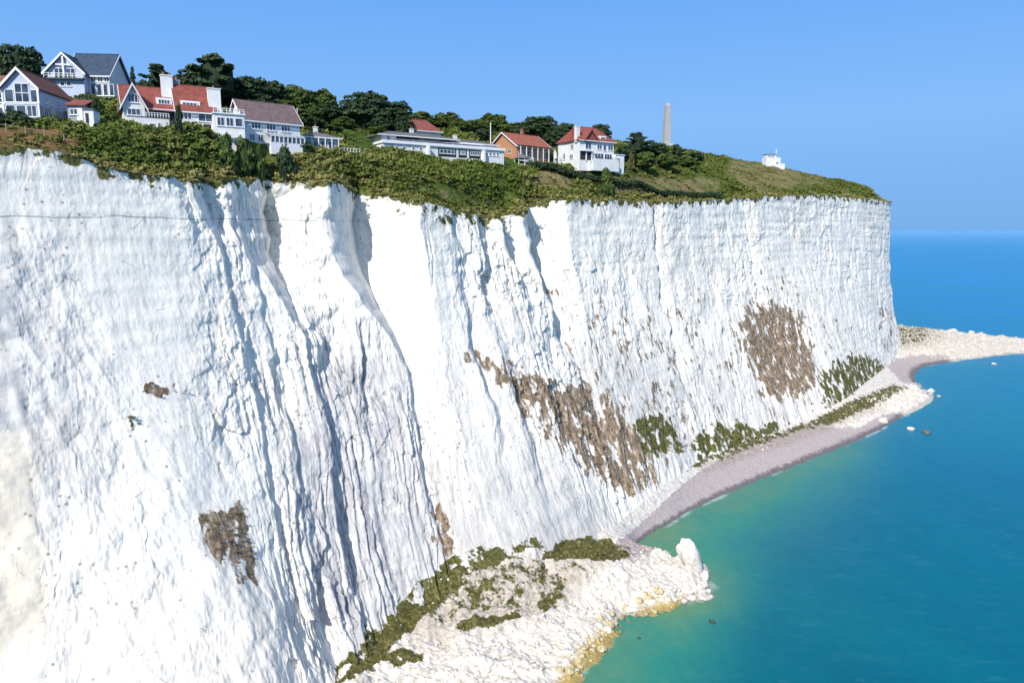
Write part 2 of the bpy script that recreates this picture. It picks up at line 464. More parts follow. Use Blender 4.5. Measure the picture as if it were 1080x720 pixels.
# zone maps
apron = poly(bx, by, [(-400, 240), (20, 235), (60, 270), (110, 350), (150, 430), (200, 500), (260, 600), (290, 640), (320, 760), (300, 1100), (-600, 1100)], 35)
flat = poly(bx, by, [(-300, 100), (130, 170), (190, 240), (205, 420), (250, 600), (200, 600), (60, 250), (-300, 240)], 30)
ribz = poly(bx, by, [(200, 190), (400, 195), (380, 330), (440, 420), (480, 600), (400, 720), (290, 720), (300, 600), (230, 440)], 28)
ribh = poly(bx, by, [(260, 400), (390, 340), (430, 430), (480, 600), (390, 710), (300, 690)], 22)
mass = poly(bx, by, [(395, 215), (470, 250), (510, 380), (640, 540), (620, 600), (480, 600), (440, 440), (400, 360)], 20)
gul = poly(bx, by, [(470, 225), (590, 215), (600, 380), (700, 520), (640, 545), (520, 400)], 22)
head = poly(bx, by, [(590, 200), (950, 200), (955, 420), (700, 520), (600, 380)], 25)

D = np.zeros_like(Z, dtype=np.float32); PANEL = np.zeros_like(D)
fade_foot = 1 - 0.6 * sstep(0.8, 1.0, v)
# big asymmetric gullies: a shaded right-facing panel followed by a long lit flank
def gully(px, L1, L2, depth, v0, v1, tail=0.25, wob=1.0):
    global D, PANEL
    s0 = s_at(px)
    j = 2.6 * pn(z * 0.06, 3.3, px * 0.37) + 1.6 * pn(z * 0.17, 5.3, px * 0.21) + 0.8 * pn(z * 0.5, 1.3, px * 0.1)
    sl = s + (sw - s) * wob + j * wob
    kk = tail + (1 - tail) * (1 - sstep(v0 * .55, v1 * 1.35, v)) if wob < 1 else 1.0 + 0 * v
    s1 = s0; s0 = s0 + L1 * (1 - kk); L1 = L1 * kk
    a = np.clip((sl - s0) / L1, 0, 1)
    b = np.clip((s0 + L1 + L2 - sl) / L2, 0, 1)
    prof = np.where(sl < s0 + L1, a, b ** 1.4)
    amp = depth * (kk if wob < 1 else (tail + (1 - tail) * (1 - sstep(v0, v1, v))))
    D -= amp * prof * fade_foot
    if wob < 1: PANEL = np.maximum(PANEL, ((sl > s0 - 1.0) & (sl < s0 + L1)) * (1 - sstep(v0, v1, v)))
gully(206, 4.0, 5, 5.0, 0.06, 0.14, 0.2, .5)
gully(240, 4.0, 6, 4.5, 0.14, 0.22, 0.2, .6)
gully(260, 8.0, 8, 10.0, 0.20, 0.34, 0.12, .5)
gully(300, 3.0, 6, 2.2, 0.35, 0.60, 0.35)
gully(322, 2.5, 6, 2.0, 0.35, 0.60, 0.35)
gully(348, 11.0, 8, 13.5, 0.30, 0.42, 0.10, .35)
gully(498, 4.0, 6, 3.0, 0.05, 0.5, 0.3)
gully(528, 6.0, 7, 6.0, 0.14, 0.22, 0.12, .6)
gully(560, 7.5, 8, 7.5, 0.26, 0.50, 0.25, .6)
gully(474, 2.5, 7, 1.6, 0.5, 0.9, 0.3)
gully(690, 2.0, 7, 1.6, 0.4, 0.9, 0.3)
gully(786, 2.0, 8, 1.8, 0.3, 0.8, 0.3)
# mid and low ribs in the fluted zone
KP = 1 - .8 * PANEL
MV = np.clip(.62 + 1.1 * pn(s / 22, z / 20, 91.0) + .5 * pn(s / 8, z / 12, 93.0), .12, 1.35)
rz = MV * (0.10 + 0.90 * np.clip(ribz + gul * 0.9 + head * 0.14 + mass * 0.10 - apron * 0.3, 0, 1)) * (1 - 0.85 * flat) * (1 - 0.75 * apron) * KP
saw = lambda q: (q - np.floor(q))
ph = sw / 9.0 + 0.5 * pn(sw * 0.05, z * 0.03, 2.2)
sf = saw(ph); tri = np.where(sf < 0.3, sf / 0.3, (1 - sf) / 0.7)
D -= 1.15 * rz * tri * (0.35 + 0.9 * np.clip(pn(sw * 0.06, z * 0.045, 9.1) + 0.4, 0, 1))
n1 = ridged(sw / 6.0, z / 38.0, 0.0, 3)
D += 0.55 * rz * (n1 - 1.0)
n2 = ridged(sw / 2.1, z / 15.0, 3.0, 3)
hi = np.clip(ribh + 0.45 * ribz + 0.6 * gul + 0.4 * head * sstep(0.25, 0.6, v) + 0.14, 0, 1) * (1 - 0.7 * flat) * (1 - .5 * apron)
D += 0.34 * hi * MV * (n2 - 1.0)
n3 = pn(sw / 0.75, z / 4.0, 6.0)
D += 0.10 * (0.25 + 0.75 * hi) * n3
# sawtooth flutes of the fluted wall
sf2 = saw(sw / 1.7 + 0.9 * pn(sw * 0.1, z * 0.07, 4.2)); tri2 = np.where(sf2 < 0.35, sf2 / 0.35, (1 - sf2) / 0.65)
D -= 0.60 * ribh * tri2 * (.5 + pn(sw / 6, z / 12, 71.0))
# blocky fracture
q = fbm(sw / 2.2, z / 2.6, 1.0, 4, 2.1, 0.55)
blk = (np.round(q * 4) / 4) * 0.6 + q * 0.4
smoothz = KP * (1 - 0.75 * flat) * (1 - 0.5 * head) * (1 - 0.45 * mass)
D += 0.18 * smoothz * blk
fw = MV * (.30 + .9 * np.clip(ribz + gul + .35 * head + .1 * mass, 0, 1)) * (1 - .85 * flat) * (1 - .55 * apron) * (1 - .42 * mass) * (1 - .35 * ribh) * KP
wx1 = sw + .8 * pn(s / 2, z / 2, 81.0); wz1 = z + 1.0 * pn(s / 2, z / 2, 83.0)
D += fw * (0.95 * facets(wx1 / 4.2, wz1 / 9.0, 1, 1.1) + .50 * facets(wx1 / 1.7, wz1 / 3.0, 2, 1.2) + .20 * facets(wx1 / .8, wz1 / 1.1, 3, 1.2))
q2 = fbm(sw / 9.0, z / 7.0, 5.0, 3)
D += 0.6 * q2 * (0.6 + 0.2 * apron) * (1 - .3 * mass) * (1 - .6 * flat)
# bedding
bed = pn(z / 1.7 + 0.2 * pn(s * 0.05, z * 0.05, 0), s * 0.02, 11.0)
D += 0.14 * bed * (1 - 0.6 * apron)
fin = fbm(sw / 0.55, z / 0.7, 2.0, 2)
D += 0.055 * fin * smoothz
# apron hummocks
D += apron * (0.40 * fbm(s / 5.0, z / 5.0, 8.0, 4) + 0.16 * ridged(s / 2.5 + z / 6, z / 7.0, 2.0, 2) + 3.0 * sstep(0.35, 1.0, v))
cl = 1 - np.abs(pn(sw / 4.2, z / 36, 41.0)); cl2 = 1 - np.abs(pn(sw / 2.0, z / 16, 45.0))
lines = np.maximum(sstep(.955, .99, cl), .7 * sstep(.955, .99, cl2)) * np.clip(.2 + 1.6 * pn(s / 9, z / 14, 47.0), 0, 1) * np.clip(hi + .5 * head + .4 * mass + .25 * ribz, 0, 1)
D -= 0.45 * lines
D = D.astype(np.float32)
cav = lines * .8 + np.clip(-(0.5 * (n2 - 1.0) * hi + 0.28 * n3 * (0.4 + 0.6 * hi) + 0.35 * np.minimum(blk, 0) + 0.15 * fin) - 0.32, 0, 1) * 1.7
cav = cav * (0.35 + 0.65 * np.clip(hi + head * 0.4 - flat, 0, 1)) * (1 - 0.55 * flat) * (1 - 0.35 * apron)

# push mostly outward, a little up so that ledges read
slopeup = 0.25 * sstep(0.1, 0.9, v)
XC = X + outn[None, :, 0] * D; YC = Y + outn[None, :, 1] * D; ZC = Z + slopeup * D * 0.5
# ragged top edge
rag = (0.9 * pn(s[0] * 0.25, 0.3, 5.5) + 0.5 * pn(s[0] * 0.9, 0.3, 8.5))
ZC += rag[None] * (1 - .8 * flat[0])[None] * (1 - sstep(0, 0.05, v)) * 0.7

# growth patches on the face
bx0, by0 = bx, by
bx = bx0 + 10 * pn(s / 5, z / 7, 21.0) + 7 * pn(s / 1.6, z / 3, 22.0); by = by0 + 9 * pn(s / 6, z / 6, 25.0) + 5 * pn(s / 2, z / 2, 26.0)
scree = poly(bx, by, [(775, 345), (800, 322), (832, 318), (850, 345), (862, 395), (850, 420), (808, 418), (792, 385)], 12) * 1.15
scree = np.maximum(scree, poly(bx, by, [(500, 375), (540, 385), (590, 400), (640, 410), (690, 470), (700, 505), (655, 522), (600, 470), (545, 425)], 18) * 1.12)
scree = np.maximum(scree, poly(bx, by, [(192, 538), (248, 534), (258, 560), (282, 590), (268, 615), (240, 618), (215, 575)], 9) * 0.95)
scree = np.maximum(scree, poly(bx, by, [(150, 403), (198, 401), (200, 410), (185, 418), (152, 412)], 4) * 0.85)
scree = np.maximum(scree, poly(bx, by, [(600, 330), (720, 300), (760, 420), (700, 500), (620, 420)], 30) * 0.25)
scree = np.maximum(scree, poly(bx, by, [(925, 315), (945, 330), (946, 370), (930, 372)], 8) * 0.5)
scree = np.maximum(scree, poly(bx, by, [(700, 240), (860, 240), (900, 330), (880, 410), (740, 440)], 40) * 0.12)
scree = np.maximum(scree, poly(bx, by, [(440, 515), (500, 540), (500, 585), (455, 590)], 12) * 0.35)
veg = poly(bx, by, [(668, 440), (708, 438), (728, 470), (700, 480), (672, 478)], 6)
veg = np.maximum(veg, poly(bx, by, [(728, 462), (760, 448), (835, 446), (838, 462), (760, 482), (735, 482)], 5))
veg = np.maximum(veg, poly(bx, by, [(862, 398), (885, 380), (905, 372), (940, 385), (965, 402), (930, 420), (880, 436), (866, 425)], 6))
veg = np.maximum(veg, poly(bx, by, [(350, 720), (420, 640), (470, 590), (520, 578), (560, 575), (640, 565), (640, 600), (350, 760)], 7))
veg = np.maximum(veg, poly(bx, by, [(133, 440), (145, 438), (147, 452), (137, 454)], 3))
edgeveg = (1 - sstep(0.008, 0.035, v + 0.012 * pn(s * 0.2, z * 0.2, 0) + 0.012 * pn(s * 0.8, 0, 0)))
veg = np.maximum(veg, edgeveg * 0.75)
veg = np.maximum(veg, poly(bx, by, [(395, 205), (560, 232), (560, 248), (500, 246), (440, 228)], 6) * 0.45)
stk = .8 * pn(sw / 1.8, z / 9, 31.0) + .6 * pn(sw / .8, z / 3.0, 33.0) + .7 * fbm(s / 4, z / 4, 35.0, 3)
scree = np.where(scree > .01, np.clip(scree * .88 + stk * .85 * np.clip(scree * 3, 0, 1) - .05, 0, 1.15), 0)
dashz = poly(bx, by, [(560, 300), (700, 330), (800, 250), (900, 330), (930, 400), (850, 440), (720, 500), (640, 500), (560, 420)], 30) * .9 + .35 * poly(bx, by, [(90, 420), (240, 400), (300, 600), (160, 640)], 40) + .3 * head
dsh = np.clip((pn(sw / .9, z / 3.2, 51.0) + .6 * pn(s / 7, z / 9, 53.0) - .47) * 5, 0, 1) * dashz
scree = np.maximum(scree, dsh * .95)
veg = np.where(veg > .01, np.clip(veg * .8 + (.5 * pn(s / 1.8, z / 2.2, 61.0) + .5 * fbm(s / 4, z / 4, 63.0, 3)) * np.clip(veg * 3, 0, 1), 0, 1.1), 0)
grey = np.clip(poly(bx, by, [(-50, 240), (40, 250), (90, 350), (120, 500), (60, 560), (-50, 560)], 30) * 0.6
               + poly(bx, by, [(380, 330), (440, 440), (480, 600), (400, 700), (330, 640), (300, 480)], 25) * .85
               + mass * sstep(440, 560, by) * 0.6 + poly(bx, by, [(600, 360), (760, 400), (850, 440), (700, 520), (620, 450)], 30) * 0.4, 0, 1)
cream = np.clip(poly(bx, by, [(-80, 400), (40, 470), (50, 660), (-80, 720)], 22) * 0.75 + poly(bx, by, [(0, 600), (330, 620), (330, 760), (-80, 760)], 50) * 0.16
                + mass * sstep(430, 520, by) * 0.15, 0, 1)
V3 = np.stack([XC, YC, ZC], -1).reshape(-1, 3)
M_CHALK = make_chalk()
cliff = mesh_np('cliff', V3, grid_faces(NR, NCOL)[:, ::-1], M_CHALK,
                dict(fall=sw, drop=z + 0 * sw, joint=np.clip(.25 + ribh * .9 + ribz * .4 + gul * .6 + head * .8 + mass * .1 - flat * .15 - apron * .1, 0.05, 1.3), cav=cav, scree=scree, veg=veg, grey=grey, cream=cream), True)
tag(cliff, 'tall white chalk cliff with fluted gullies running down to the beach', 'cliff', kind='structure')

# ------------------------------------------------------------------ shore: rubble fan, shingle, spit
NQ = 230
q = np.linspace(-0.12, 1.0, NQ)
wd = W - Fo; wl = np.hypot(wd[:, 0], wd[:, 1])
Xs = Fo[None, :, 0] + wd[None, :, 0] * q[:, None]; Ys = Fo[None, :, 1] + wd[None, :, 1] * q[:, None]
qq = np.clip(q, 0, 1)[:, None]
zf = Fo[None, :, 2]
Zs = zf * (1 - qq) ** 1.15 - 2.0 * np.clip(-q, 0, 1)[:, None]
ext = np.linspace(0, 1, 26)[1:, None]
dirw = wd[:, :2] / np.maximum(wl, 1)[:, None]
Xs = np.vstack([Xs, W[None, :, 0] + dirw[None, :, 0] * ext * 22]); Ys = np.vstack([Ys, W[None, :, 1] + dirw[None, :, 1] * ext * 22])
Zs = np.vstack([Zs, -4.5 * ext + 0 * W[None, :, 0]])
sx, sy = bearing(Xs, Ys, Zs)
fan = poly(sx, sy, [(330, 760), (360, 700), (470, 590), (560, 570), (640, 565), (700, 580), (780, 600), (780, 640), (700, 660), (620, 760)], 8)
fan = np.maximum(fan, poly(sx, sy, [(300, 700), (600, 720), (600, 1200), (-200, 1200)], 30))
beach = poly(sx, sy, [(640, 580), (668, 558), (700, 529), (722, 508), (777, 473), (835, 453), (872, 437), (914, 432), (945, 432), (960, 445), (880, 490), (790, 530), (700, 575), (668, 600)], 4)
beach = np.maximum(beach, poly(sx, sy, [(935, 386), (945, 378), (975, 374), (1000, 376), (1005, 386), (975, 400), (966, 410), (950, 402)], 4))
spit = poly(sx, sy, [(945, 340), (1140, 352), (1140, 380), (1005, 378), (975, 374), (944, 376)], 4)
pale = poly(sx, sy, [(885, 432), (930, 415), (960, 405), (990, 412), (970, 425), (935, 437), (900, 452), (870, 450)], 4)
beach = beach * (1 - 0.9 * pale)
rough = np.clip(fan + spit + pale + 0.12, 0.12, 1)
nz = fbm(Xs / 6.0, Ys / 6.0, 0.0, 5, 2.1, 0.55)
nz2 = fbm(Xs / 1.3, Ys / 1.3, 4.0, 3, 2.1, 0.55)
nz3 = ridged(Xs / 12.0, Ys / 12.0, 6.0, 3) - 1
shallow = sstep(-4, 0.5, Zs)
Zs = Zs + rough * (0.75 * nz + 0.22 * nz2 + 0.5 * nz3 * fan + .32 * facets(Xs / 2.2, Ys / 2.2, 5, 1.0) + .18 * facets(Xs / .9, Ys / .9, 6, 1.0)) * shallow
Zs = Zs + spit * (.8 * np.abs(nz) + 0.4) * sstep(0, 0.25, 1 - np.vstack([qq + 0 * Xs[:NQ], np.ones_like(Xs[NQ:])])) 
# hummock ridges on the fan
Zs = Zs + .9 * poly(sx, sy, [(480, 640), (640, 650), (640, 680), (585, 722), (480, 760)], 14) * (Zs > -1.5)
Zs = Zs + fan * 1.2 * poly(sx, sy, [(600, 580), (700, 585), (745, 600), (735, 622), (640, 620), (590, 600)], 18)
vegs = poly(sx, sy, [(350, 722), (385, 690), (400, 660), (440, 612), (480, 585), (520, 578), (552, 590), (520, 596), (490, 606), (460, 640), (430, 665), (398, 700), (372, 718)], 5)
vegs = np.maximum(vegs, poly(sx, sy, [(575, 575), (600, 562), (640, 568), (670, 590), (650, 600), (612, 594), (570, 590)], 5))
vegs = np.maximum(vegs, poly(sx, sy, [(480, 660), (500, 654), (548, 653), (552, 658), (510, 667), (486, 668)], 2.5) * 1.0)
vegs = np.maximum(vegs, poly(sx, sy, [(400, 690), (425, 682), (448, 685), (446, 698), (415, 702)], 4) * 0.9)
vegs = np.maximum(vegs, poly(sx, sy, [(560, 640), (585, 615), (595, 625), (575, 652)], 4) * 0.7)
vegs = np.maximum(vegs, poly(sx, sy, [(946, 344), (975, 346), (985, 354), (970, 362), (948, 366)], 4) * .75)
vegs = np.maximum(vegs, poly(sx, sy, [(410, 660), (490, 590), (580, 588), (620, 600), (570, 640), (470, 660)], 12) * 0.50)
vegs = np.maximum(vegs, poly(sx, sy, [(845, 450), (890, 425), (940, 405), (960, 408), (930, 424), (880, 447)], 5) * 0.9)
vegs = np.maximum(vegs, poly(sx, sy, [(660, 500), (850, 445), (860, 450), (780, 478), (700, 505)], 5) * 0.7)
dun = poly(sx, sy, [(950, 343), (990, 346), (1000, 356), (985, 366), (948, 370), (945, 350)], 6) * 1.0
dun = np.maximum(dun, spit * .35)
dun = np.maximum(dun, poly(sx, sy, [(420, 650), (500, 592), (590, 590), (640, 600), (560, 660), (440, 680)], 15) * 0.75)
dun = np.maximum(dun, poly(sx, sy, [(735, 490), (850, 448), (930, 425), (930, 432), (850, 462), (740, 500)], 4) * 0.6)
alg = poly(sx, sy, [(580, 730), (640, 655), (700, 632), (735, 628), (720, 650), (650, 690), (610, 740)], 8)
M_SHORE = make_shore()
Vs = np.stack([Xs, Ys, Zs], -1).reshape(-1, 3)
shore = mesh_np('beach', Vs, grid_faces(Xs.shape[0], NCOL)[:, ::-1], M_SHORE,
                dict(beach=beach, veg=vegs, dun=dun, algae=alg), True)
tag(shore, 'pinkish shingle beach and white chalk rubble at the cliff foot', 'beach', kind='structure')

# ------------------------------------------------------------------ cliff-top land
LP = []
for c in CT: LP.append(tuple(c))
land_pts = [(0, 131, 124), (40, 130, 124), (80, 130, 126), (-60, 130, 120), (60, 107, 150), (110, 106, 152), (135, 137, 134), (165, 139, 133), (200, 139, 136),
            (240, 140, 141), (262, 146, 146), (285, 153, 150), (312, 156, 155), (345, 159, 165), (150, 112, 180), (230, 112, 190), (300, 122, 200),
            (350, 128, 215), (405, 156, 190), (460, 168, 196), (525, 173, 206), (380, 140, 205), (420, 135, 240), (480, 140, 250), (550, 168, 226),
            (580, 169, 232), (600, 174, 226), (650, 175, 236), (560, 145, 300), (640, 150, 300), (703, 157, 380), (680, 172, 262), (740, 174, 320), (768, 175, 335),
            (790, 181, 350), (817, 176, 372), (860, 189, 376), (905, 200, 384), (780, 176, 420), (830, 182, 430), (925, 204, 388), (600, 190, 212), (680, 192, 230), (100, 142, 120), (30, 143, 114),
            (200, 158, 128), (300, 165, 145), (400, 172, 165), (480, 195, 175), (540, 200, 190), (760, 190, 285), (850, 196, 330)]
for p in land_pts: LP.append(at_d(*p))
LP += [(-150, 150, 92), (-250, 200, 98), (-160, 260, 96), (-60, 300, 100), (40, 400, 106), (60, 520, 104), (120, 520, 100), (-300, 400, 95), (-100, 600, 95), (160, 640, 90), (-400, 100, 90), (100, 800, 88)]
LP = np.array(LP)
def tps(r2): return np.where(r2 > 0, r2 * np.log(np.maximum(r2, 1e-9)), 0)
def rbf_fit(P, lam=3.0):
    n = len(P); xy = P[:, :2] / 100
    A = np.zeros((n + 3, n + 3)); d = ((xy[:, None] - xy[None]) ** 2).sum(-1)
    A[:n, :n] = tps(d) + np.eye(n) * lam * 1e-4; A[:n, n] = 1; A[:n, n + 1:] = xy; A[n, :n] = 1; A[n + 1:, :n] = xy.T
    w = np.linalg.solve(A, np.concatenate([P[:, 2], [0, 0, 0]]))
    return xy, w
_rx, _rw = rbf_fit(LP)
def rbf(x, y):
    sh = np.shape(x); q = np.stack([np.ravel(x), np.ravel(y)], 1) / 100; out = np.zeros(len(q))
    for i in range(0, len(q), 60000):
        c = q[i:i + 60000]; d = ((c[:, None] - _rx[None]) ** 2).sum(-1)
        out[i:i + 60000] = tps(d) @ _rw[:-3] + _rw[-3] + c @ _rw[-2:]
    return out.reshape(sh)
wrow = np.concatenate([np.array([0, 0.25, 0.6]), 1.0 + 119 * np.linspace(0, 1, 190) ** 1.35, 120 + 480 * np.linspace(0.02, 1, 50) ** 1.6])
E = np.stack([XC[0], YC[0], ZC[0]], 1)
k2 = np.hanning(161); k2 /= k2.sum()
Es = np.stack([np.convolve(np.pad(E[:, k], 80, 'edge'), k2, 'valid') for k in range(2)], 1)
rel = sstep(0.3, 7, wrow)[:, None]
Xl = E[None, :, 0] * (1 - rel) + Es[None, :, 0] * rel + IN[0] * wrow[:, None]; Yl = E[None, :, 1] * (1 - rel) + Es[None, :, 1] * rel + IN[1] * wrow[:, None]
Zr = rbf(Xl, Yl)
bl = sstep(0, 9, wrow)[:, None]
tuss = 0.55 * fbm(Xl / 5, Yl / 5, 0.0, 4) + 0.8 * pn(Xl / 14, Yl / 14, 3.0)
Zl = E[None, :, 2] * (1 - bl) + Zr * bl + tuss * sstep(0, 4, wrow)[:, None] * 0.9 + 0.5 * np.minimum(wrow, 2)[:, None] * (1 - bl) * 0.3
lx, ly = bearing(Xl, Yl, Zl)
bracken = poly(lx, ly, [(-300, 120), (-20, 136), (68, 136), (90, 152), (70, 168), (-300, 150)], 8)
dry = poly(lx, ly, [(565, 180), (600, 182), (606, 200), (560, 200)], 4) * 0.9
dry = np.maximum(dry, poly(lx, ly, [(640, 184), (760, 188), (760, 204), (640, 206)], 5) * 0.8)
dry = np.maximum(dry, poly(lx, ly, [(770, 165), (850, 175), (880, 192), (800, 205), (765, 185)], 6) * 0.75)
dry = np.maximum(dry, 0.55 * (1 - sstep(1.0, 3.5, wrow))[:, None] + 0 * Xl)
dry = np.maximum(dry, poly(lx, ly, [(380, 170), (520, 205), (560, 225), (470, 218), (400, 195)], 8) * 0.45)
lx0 = lx
lawn = poly(lx, ly, [(355, 132), (396, 128), (402, 160), (365, 158)], 3)
lawn = np.maximum(lawn, poly(lx, ly, [(528, 163), (600, 166), (600, 176), (530, 178)], 2))
M_TURF = make_turf()
Vl = np.stack([Xl, Yl, Zl], -1)
land = mesh_np('hilltop_ground', Vl.reshape(-1, 3), grid_faces(len(wrow), NCOL), M_TURF, dict(bracken=bracken, dry=dry, lawn=lawn), True)
tag(land, 'rough green clifftop ground sloping up to the houses', 'hilltop', kind='structure')

from mathutils.bvhtree import BVHTree
_sub = Vl[::2, ::3]
_nr, _nc = _sub.shape[:2]
_bvh = BVHTree.FromPolygons([tuple(p) for p in _sub.reshape(-1, 3).tolist()], grid_faces(_nr, _nc).tolist())
def ground(x, y):
    h = _bvh.ray_cast(Vector((x, y, 300)), Vector((0, 0, -1)))
    return h[0].z if h[0] is not None else float(rbf(np.array([x]), np.array([y]))[0])

# ------------------------------------------------------------------ sea
ang = np.linspace(-math.pi, math.pi, 721)
# denser where the coast is
rad = np.concatenate([[1.0], np.geomspace(20, 900, 330), np.geomspace(930, 90000, 60)])
AX = rad[:, None] * np.sin(ang)[None]; AY = rad[:, None] * np.cos(ang)[None]
sline = catmull(CW, np.linspace(0, K - 1, 420))[:, :2]
def seg_dist(x, y, L):
    d = np.full(x.shape, 1e9)
    for i in range(len(L) - 1):
        ax, ay = L[i]; b0, b1 = L[i + 1] - L[i]; LL = b0 * b0 + b1 * b1 + 1e-9
        t = np.clip(((x - ax) * b0 + (y - ay) * b1) / LL, 0, 1)
        d = np.minimum(d, (x - ax - t * b0) ** 2 + (y - ay - t * b1) ** 2)
    return np.sqrt(d)
nn = int((rad < 900).sum())
sd = np.full(AX.shape, 500.0)
sd[:nn] = np.minimum(500, seg_dist(AX[:nn], AY[:nn], sline))
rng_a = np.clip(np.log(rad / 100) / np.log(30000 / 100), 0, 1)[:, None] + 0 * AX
wx, wy = bearing(AX, np.maximum(AY, 1), 0 * AX)
green = np.where(AY > 5, 0.12 + 0.88 * poly(wx, wy, [(560, 740), (620, 540), (700, 530), (860, 480), (900, 480), (850, 520), (790, 590), (720, 800), (560, 800)], 55), 0.5)
Vw = np.stack([AX, AY, 0 * AX], -1).reshape(-1, 3)
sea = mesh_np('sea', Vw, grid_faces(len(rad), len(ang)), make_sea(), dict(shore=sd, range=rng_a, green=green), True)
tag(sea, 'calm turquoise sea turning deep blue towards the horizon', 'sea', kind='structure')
# ------------------------------------------------------------------ mesh builder
class MB:
    def __init__(s): s.v = []; s.f = []
    def add(s, vs, fs):
        k = len(s.v); s.v += [tuple(p) for p in vs]; s.f += [tuple(i + k for i in f) for f in fs]; return s
    def box(s, x0, x1, y0, y1, z0, z1):
        return s.add([(x0, y0, z0), (x1, y0, z0), (x1, y1, z0), (x0, y1, z0), (x0, y0, z1), (x1, y0, z1), (x1, y1, z1), (x0, y1, z1)],
                     [(0, 3, 2, 1), (4, 5, 6, 7), (0, 1, 5, 4), (1, 2, 6, 5), (2, 3, 7, 6), (3, 0, 4, 7)])
    def slab(s, quad, th):
        """quad of 4 points, thickened downward"""
        q = [Vector(p) for p in quad]; n = (q[1] - q[0]).cross(q[2] - q[0]).normalized()
        if n.z < 0: n = -n; q = q[::-1]
        lo = [p - n * th for p in q]
        return s.add(q + lo, [(0, 1, 2, 3), (7, 6, 5, 4), (0, 4, 5, 1), (1, 5, 6, 2), (2, 6, 7, 3), (3, 7, 4, 0)])
    def tri(s, tr, th):
        q = [Vector(p) for p in tr]; n = (q[1] - q[0]).cross(q[2] - q[0]).normalized()
        if n.z < 0: n = -n; q = q[::-1]
        lo = [p - n * th for p in q]
        return s.add(q + lo, [(0, 1, 2), (5, 4, 3), (0, 3, 4, 1), (1, 4, 5, 2), (2, 5, 3, 0)])
    def prism(s, pts, axis, a, b):
        """2-D outline swept along axis ('x': outline (y,z); 'y': outline (x,z)); outline counter-clockwise"""
        n = len(pts)
        mk = (lambda p, t: (t, p[0], p[1])) if axis == 'x' else (lambda p, t: (p[0], t, p[1]))
        vs = [mk(p, a) for p in pts] + [mk(p, b) for p in pts]
        fs = [tuple(range(n)), tuple(range(2 * n - 1, n - 1, -1))] + [(i, i + n, (i + 1) % n + n, (i + 1) % n) for i in range(n)]
        return s.add(vs, fs)
    def tube(s, a, b, r0, r1=None, n=8):
        r1 = r0 if r1 is None else r1; a = Vector(a); b = Vector(b); d = (b - a).normalized()
        u = d.orthogonal().normalized(); w = d.cross(u)
        vs = []
        for p, r in ((a, r0), (b, r1)):
            for i in range(n):
                t = 2 * math.pi * i / n; vs.append(p + (u * math.cos(t) + w * math.sin(t)) * r)
        fs = [(i, (i + 1) % n, (i + 1) % n + n, i + n) for i in range(n)] + [tuple(range(n - 1, -1, -1)), tuple(range(n, 2 * n))]
        return s.add(vs, fs)
    def build(s, name, mat, parent=None, smooth=False):
        me = bpy.data.meshes.new(name); me.from_pydata(s.v, [], s.f)
        import bmesh
        bm = bmesh.new(); bm.from_mesh(me); bmesh.ops.recalc_face_normals(bm, faces=bm.faces); bm.to_mesh(me); bm.free()
        if smooth: me.polygons.foreach_set('use_smooth', [True] * len(me.polygons))
        me.materials.append(mat)
        o = bpy.data.objects.new(name, me); COL.objects.link(o)
        if parent: o.parent = parent
        return o

M = dict(
    white=mat_simple('white_render', (0.76, 0.755, 0.72), 0.85, 0.07, 0.55, bump=0.15),
    trim=mat_simple('white_paint', (0.82, 0.82, 0.81), 0.5, 0.02, 2),
    bluewall=mat_simple('pale_blue_render', (0.50, 0.56, 0.68), 0.8, 0.05, 0.7),
    greywall=mat_simple('grey_render', (0.33, 0.36, 0.40), 0.85, 0.08, 0.8),
    orange=mat_simple('orange_brick', (0.52, 0.25, 0.13), 0.9, 0.12, 3),
    brick=mat_simple('brick', (0.36, 0.17, 0.12), 0.9, 0.15, 4),
    stone=mat_simple('granite', (0.42, 0.41, 0.40), 0.85, 0.12, 0.7),
    wood=mat_simple('weathered_wood', (0.30, 0.23, 0.15), 0.9, 0.15, 3),
    dark=mat_simple('dark_metal', (0.05, 0.055, 0.06), 0.6, 0.1, 2),
    shade=mat_simple('opening_shade', (0.03, 0.033, 0.038), 0.7, 0.1, 2),  # near-black sheets laid on walls, painting in the shade of openings
    bark=mat_simple('bark', (0.09, 0.07, 0.05), 0.95, 0.2, 3),
    canvas=mat_simple('white_canvas', (0.75, 0.75, 0.73), 0.9, 0.03, 2),
)
def mat_roof(name, c):
    N = NB(name)
    tcx = N.tc.outputs['Object']
    rows = N.n('ShaderNodeTexWave', wave_type='BANDS', bands_direction='Z'); N.l(tcx, rows.inputs[0])
    rows.inputs['Scale'].default_value = 1.1; rows.inputs['Distortion'].default_value = 0.3
    n = N.noise(tcx, 1.2, 6, 0.7); n2 = N.noise(tcx, 0.25, 3)
    dk = tuple(q * 0.6 for q in c); lt = tuple(min(1, q * 1.3) for q in c)
    cc = N.ramp(n, [(0.3, dk), (0.55, c), (0.75, lt)])
    cc = N.mix(N.mapr(rows.outputs[1], 0.0, 0.35, 0.35, 0), cc, tuple(q * 0.45 for q in c))
    cc = N.mix(N.mapr(n2, 0.5, 0.7, 0, 0.3), cc, tuple(q * 0.6 + 0.04 for q in c))
    return N.fin(cc, 0.85, N.bump(rows.outputs[1], 0.3, 0.05), 0.2)
M.update(red=mat_roof('red_tiles', (0.29, 0.085, 0.065)), brown=mat_roof('brown_tiles', (0.24, 0.11, 0.085)), slate=mat_roof('blue_slate', (0.055, 0.085, 0.13)),
         plum=mat_roof('purple_brown_tiles', (0.19, 0.135, 0.135)), greyroof=mat_roof('grey_felt', (0.17, 0.165, 0.175)), oroof=mat_roof('orange_tiles', (0.37, 0.125, 0.08)),
         maroon=mat_roof('maroon_tiles', (0.27, 0.09, 0.075)))
